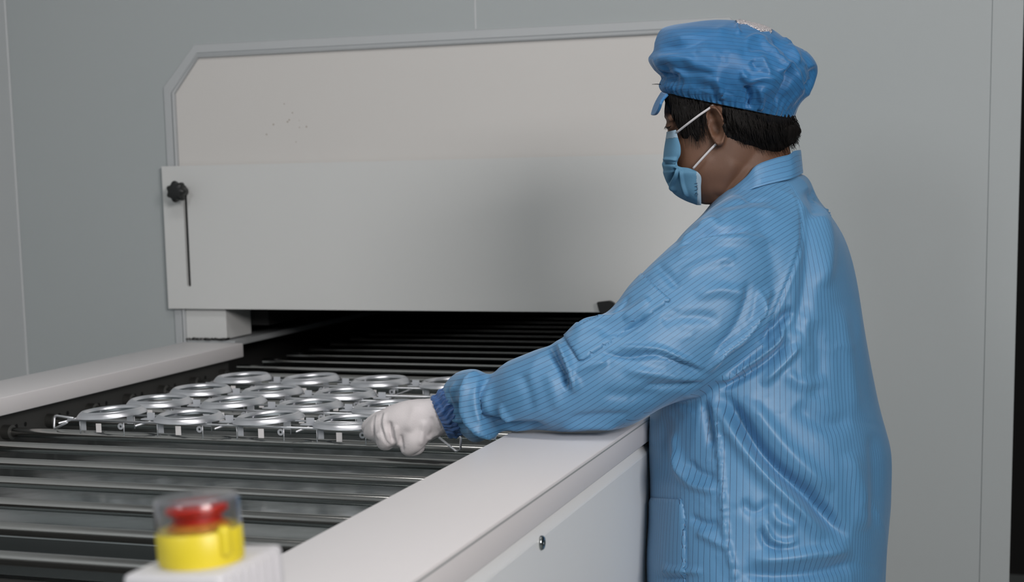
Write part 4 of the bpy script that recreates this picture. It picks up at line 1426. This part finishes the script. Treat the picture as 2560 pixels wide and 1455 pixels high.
cap_me.update()
cn = get_no(cap_me)
if np.mean(np.sum(cn * (v_ - v_.mean(axis=0)), axis=1)) < 0:
    cap_me.flip_normals(); cap_me.update(); cn = get_no(cap_me)
cap_st = [([(1975, 165), (1968, 195), (1955, 230), (1935, 262)], 9, -.009, .3), ([(1945, 180), (1958, 172), (1975, 160), (1990, 180)], 8, .005), ([(1990, 170), (2000, 215), (2018, 232)], 9, .006),
          ([(2005, 235), (2030, 200), (2038, 165)], 9, -.007), ([(1850, 185), (1870, 200), (1905, 195), (1940, 200)], 10, .006), ([(1862, 215), (1872, 240), (1868, 270)], 9, -.008, .2),
          ([(1855, 175), (1862, 190), (1870, 182)], 8, .005), ([(1790, 195), (1800, 220), (1812, 248)], 8, .0035), ([(1770, 210), (1785, 235), (1790, 255)], 8, -.0025), ([(1900, 215), (1905, 245), (1898, 278)], 8, .005),
          ([(1640, 150), (1690, 145), (1740, 150)], 12, .005), ([(1660, 165), (1720, 180), (1790, 188)], 14, -.005), ([(1650, 115), (1700, 118), (1740, 105), (1800, 75)], 14, -.0035),
          ([(1680, 95), (1760, 90), (1830, 65)], 14, .003), ([(1850, 85), (1842, 72), (1845, 60)], 6, .004), ([(1900, 100), (1940, 135), (1970, 165)], 8, .0055, .2), ([(1930, 95), (1965, 125), (1985, 150)], 7, -.005),
          ([(1955, 92), (1985, 128), (2000, 160)], 7, .005), ([(1860, 105), (1890, 92), (1920, 100)], 8, .004), ([(1870, 120), (1905, 118), (1930, 130)], 9, -.004), ([(1740, 125), (1800, 135), (1860, 130)], 18, .004),
          ([(1900, 140), (1915, 165), (1925, 190)], 10, .005), ([(1880, 150), (1895, 175)], 10, -.004), ([(1630, 175), (1660, 190), (1700, 195)], 9, -.006), ([(2000, 120), (2020, 150), (2030, 185)], 8, -.004)]
for k in range(46):
    a_ = rc.uniform(1670, 2030); b_ = rc.uniform(80, 230)
    an = rc.uniform(.2, 1.6); ll = rc.uniform(16, 46)
    cap_st.append(([(a_, b_), (a_ + ll * math.cos(an) * .5 + rc.uniform(-4, 4), b_ + ll * math.sin(an) * .5), (a_ + ll * math.cos(an), b_ + ll * math.sin(an))], rc.uniform(3.5, 8), rc.choice((-1, 1)) * rc.uniform(.0004, .0014)))
cap_st = [(b_[0], b_[1] * .8, b_[2] * 1.15) + tuple(b_[3:]) for b_ in cap_st]
v_, _ = folds(v_, cn, cap_st, .03)
cn2 = vnoise(v_, 26, 7.7)
v_ = v_ + cn * (.0012 * cn2)[:, None]
set_co(cap_me, v_)
qx, qy, qD = project(v_)
ym_ = -((v_ - C0) @ UP); xm_ = (v_ - C0) @ RT
add_attr(cap_me, 'stripe', ym_ - .10 * xm_ - .9 * (np.clip(xm_ - .345, 0, 1)) ** 2 * 6)
cap = part('bouffant_cap', cap_me, M['cap'], label='puffy blue striped cap with elastic edge')
# white net let into the crown
net_poly = [(1838, 50), (1850, 48), (1905, 62), (1932, 74), (1928, 83), (1900, 79), (1868, 62), (1842, 60)]
m_, nt_n, b_n = new_mat('net_white')
tcn = nt_n.nodes.new('ShaderNodeTexCoord'); mp = nt_n.nodes.new('ShaderNodeMapping'); mp.inputs['Rotation'].default_value = (0, .5, .7)
chk = nt_n.nodes.new('ShaderNodeTexVoronoi'); chk.feature = 'DISTANCE_TO_EDGE'; chk.inputs['Scale'].default_value = 420; chk.inputs['Randomness'].default_value = .25
lt = nt_n.nodes.new('ShaderNodeMath'); lt.operation = 'LESS_THAN'; lt.inputs[1].default_value = .16
mxn = nt_n.nodes.new('ShaderNodeMix'); mxn.data_type = 'RGBA'; mxn.inputs['A'].default_value = (.03, .04, .07, 1); mxn.inputs['B'].default_value = (.66, .62, .62, 1)
nt_n.links.new(tcn.outputs['Object'], mp.inputs['Vector']); nt_n.links.new(mp.outputs['Vector'], chk.inputs['Vector'])
nt_n.links.new(chk.outputs['Distance'], lt.inputs[0]); nt_n.links.new(lt.outputs[0], mxn.inputs['Factor']); nt_n.links.new(mxn.outputs['Result'], b_n.inputs['Base Color'])
set_in(b_n, Roughness=.7)
net = patch('net_window', cap_me, v_, inside_poly(qx, qy, net_poly) & (qD < HD + .03), .0012, m_, cap, .0009, net_poly)
# visor
V, Fs, ST = [], [], []
nu, nv = 40, 10
for j in range(nv + 1):
    t = j / nv
    for i in range(nu + 1):
        a = (i / nu - .5) * 2
        # brow line to drooping rim
        px0, py0 = 1656 + 14 * a * a, 231 + 5 * a * a
        px1, py1 = 1630 + 22 * a * a, 288 + 2 * a * a - 30 * a ** 6
        D0 = HD + a * .068
        bow = 6 * np.sin(np.pi * t)
        V.append(at_depth(px0 + (px1 - px0) * t - bow * .6, py0 + (py1 - py0) * t, D0 + a * .006 * t))
        ST.append(t * .03 + .002 * np.sin(a * 5))
for j in range(nv):
    for i in range(nu):
        Fs.append((j * (nu + 1) + i, j * (nu + 1) + i + 1, (j + 1) * (nu + 1) + i + 1, (j + 1) * (nu + 1) + i))
vis_me = bpy.data.meshes.new('visor'); vis_me.from_pydata([tuple(p) for p in V], [], Fs); add_attr(vis_me, 'stripe', ST)
visor = part('visor', vis_me, M['cap'], cap)
md = visor.modifiers.new('solid', 'SOLIDIFY'); md.thickness = .0042; md.offset = 0
md = visor.modifiers.new('bevel', 'BEVEL'); md.width = .0012; md.segments = 2
part_bm('loose_thread', bm, M['hair'], cap)

# ---- face mask
mask_rows = [(1668, 330, 1690, 325, .052), (1666, 344, 1695, 345, .055), (1662, 366, 1701, 366, .058), (1658, 392, 1701, 386, .060), (1656.5, 408, 1693, 403, .058), (1659, 424, 1697, 417, .058),
             (1663, 442, 1726, 422, .063), (1671, 462, 1751, 438, .066), (1686, 484, 1752, 468, .063), (1712, 500, 1752.5, 492, .058), (1742, 511.5, 1753, 512, .050)]
R = spline(mask_rows, 12)
V, Fs = [], []
nu = 90
for i, (lx, ly, ex, ey, dw) in enumerate(R):
    t = i / (len(R) - 1)
    for k in range(2 * nu + 1):
        u = (k - nu) / nu                            # -1 near ear .. 1 far side
        a = abs(u) * math.pi / 2
        px = lx + (ex - lx) * (1 - math.cos(a))
        py = ly + (ey - ly) * (1 - math.cos(a))
        pleat = 0
        for py_c, amp in ((407, .0030), (428, .0022)):
            pleat += amp * math.tanh((py - py_c) / 3.0) * math.exp(-((py - py_c) / 26) ** 2)
        pin = -.004 * math.exp(-((px - 1700) / 14) ** 2 - ((py - 415) / 16) ** 2)
        D = HD + (dw + .004) * math.sin(a) * (1 if u > 0 else -1)
        p = at_depth(px - pleat * 1500 * math.cos(a) * .35, py, D + (1 if u > 0 else -1) * (pleat + pin) * math.sin(a))
        V.append(p)
w2 = 2 * nu + 1
for i in range(len(R) - 1):
    for k in range(2 * nu):
        Fs.append((i * w2 + k, i * w2 + k + 1, (i + 1) * w2 + k + 1, (i + 1) * w2 + k))
mk_me = bpy.data.meshes.new('face_mask'); mk_me.from_pydata([tuple(p) for p in V], [], Fs)
mk_me.update()
mv = get_co(mk_me); mn = get_no(mk_me)
if np.mean(mn @ FW) > 0 and False: mk_me.flip_normals()
mst = [([(1700, 418), (1690, 440), (1682, 462), (1690, 480)], 6, .0025), ([(1690, 420), (1680, 440), (1672, 462)], 6, -.0035), ([(1697, 425), (1702, 460), (1712, 492)], 3, -.0018), ([(1702, 424), (1708, 460), (1720, 494)], 4, .0016),
       ([(1658, 408), (1672, 409), (1690, 410)], 4, -.0028), ([(1660, 398), (1675, 400), (1694, 398)], 5, .002)]
near_ = project(mv)[2] < HD - .02
sgn = 1
if np.mean((mn @ FW)[near_]) > 0:                    # make the outside the front
    mk_me.flip_normals(); mk_me.update(); mn = get_no(mk_me)
mst = [(b_[0], b_[1] * .8, b_[2] * 2.4) for b_ in mst]
mv, _ = folds(mv, mn * sgn, mst, .03)
set_co(mk_me, mv)
mask = part('face_mask', mk_me, M['mask'], label='pale blue pleated face mask')
md = mask.modifiers.new('solid', 'SOLIDIFY'); md.thickness = .0014; md.offset = 0
mx_, my_, mD_ = project(mv)
# white welded edge strips, near side
patch('edge_strip', mk_me, mv, inside_poly(mx_, my_, [(1738, 415), (1760, 415), (1760, 520), (1744, 515), (1742, 470)]) & (mD_ < HD), .0009 * sgn, M['mask_edge'], mask, .0006)
patch('nose_strip', mk_me, mv, inside_poly(mx_, my_, [(1655, 320), (1700, 320), (1700, 345), (1655, 349)]) & (mD_ < HD), .0009 * sgn, M['mask_edge'], mask, .0006)
# printed maker's mark up the edge: diamond and small letters
bm = bmesh.new()


def ink(pts):
    q = []
    for x, y in pts:
        d2 = (mx_ - x) ** 2 + (my_ - y) ** 2 + np.where(mD_ < HD, 0, 1e6)
        q.append(at_depth(x, y, mD_[np.argmin(d2)] - .0022))
    add_tube(bm, q, .00035, 5)


ink([(1738, 486), (1741, 481), (1745, 485), (1742, 491), (1738, 486)])
ink([(1737, 476), (1744, 474), (1744, 470)]); ink([(1737, 466), (1741, 466), (1744, 469)]); ink([(1741, 466), (1744, 463)])
ink([(1737, 459), (1744, 458)])
part_bm('printed_mark', bm, mat_plain('ink_navy', (.03, .06, .12), .6), mask)
# ear loops
bm = bmesh.new()
add_tube(bm, spline([(*at_depth(1692, 331, HD - .060),), (*at_depth(1720, 309, HD - .0795),), (*at_depth(1748, 288, HD - .087),), (*at_depth(1770, 273, HD - .086),), (*at_depth(1782, 264, HD - .080),)], 5).tolist(), .0017, 8)
part_bm('ear_loop', bm, M['loop'], mask)
bm = bmesh.new()
add_tube(bm, spline([(*at_depth(1733, 421, HD - .071),), (*at_depth(1752, 400, HD - .0765),), (*at_depth(1778, 372, HD - .079),), (*at_depth(1797, 353, HD - .079),), (*at_depth(1806, 338, HD - .074),)], 5).tolist(), .0017, 8)
part_bm('ear_loop', bm, M['loop'], mask)

# ---- trousers and shoes (below the frame)
tr = []
for y in LY:
    v2, f2 = leg(y)
    v2 = np.array(v2)
    cx_ = np.array([LEGX + .01, y])
    v2[:, :2] = cx_ + (v2[:, :2] - cx_) * 1.16
    v2[:, 2] = .06 + (v2[:, 2] - .05) * .78
    tr.append((list(v2), f2))
tr_me = union('trousers', tr, .006, 3)
part('trousers', tr_me, M['trouser'])
for y in LY:
    v2, f2 = [], []
    rows_s = [(LEGX + .07, .012, .02, .05), (LEGX + .055, .033, .042, .075), (LEGX + .0, .038, .045, .085), (LEGX - .06, .040, .032, .06), (LEGX - .12, .044, .028, .05), (LEGX - .165, .036, .022, .04), (LEGX - .185, .012, .012, .025)]
    m = 24
    Rr = spline(rows_s, 4)
    for q in Rr:
        for k in range(m):
            a = 2 * np.pi * k / m
            v2.append((q[0], y + q[1] * math.cos(a), max(.001, q[3] * .5 + q[3] * .55 * math.sin(a))))
    for i in range(len(Rr) - 1):
        for k in range(m): f2.append((i * m + k, i * m + (k + 1) % m, (i + 1) * m + (k + 1) % m, (i + 1) * m + k))
    f2.append(tuple(range(m))[::-1]); f2.append(tuple((len(Rr) - 1) * m + k for k in range(m)))
    me = bpy.data.meshes.new('shoe'); me.from_pydata(v2, [], f2)
    part('shoe', me, M['shoe'])
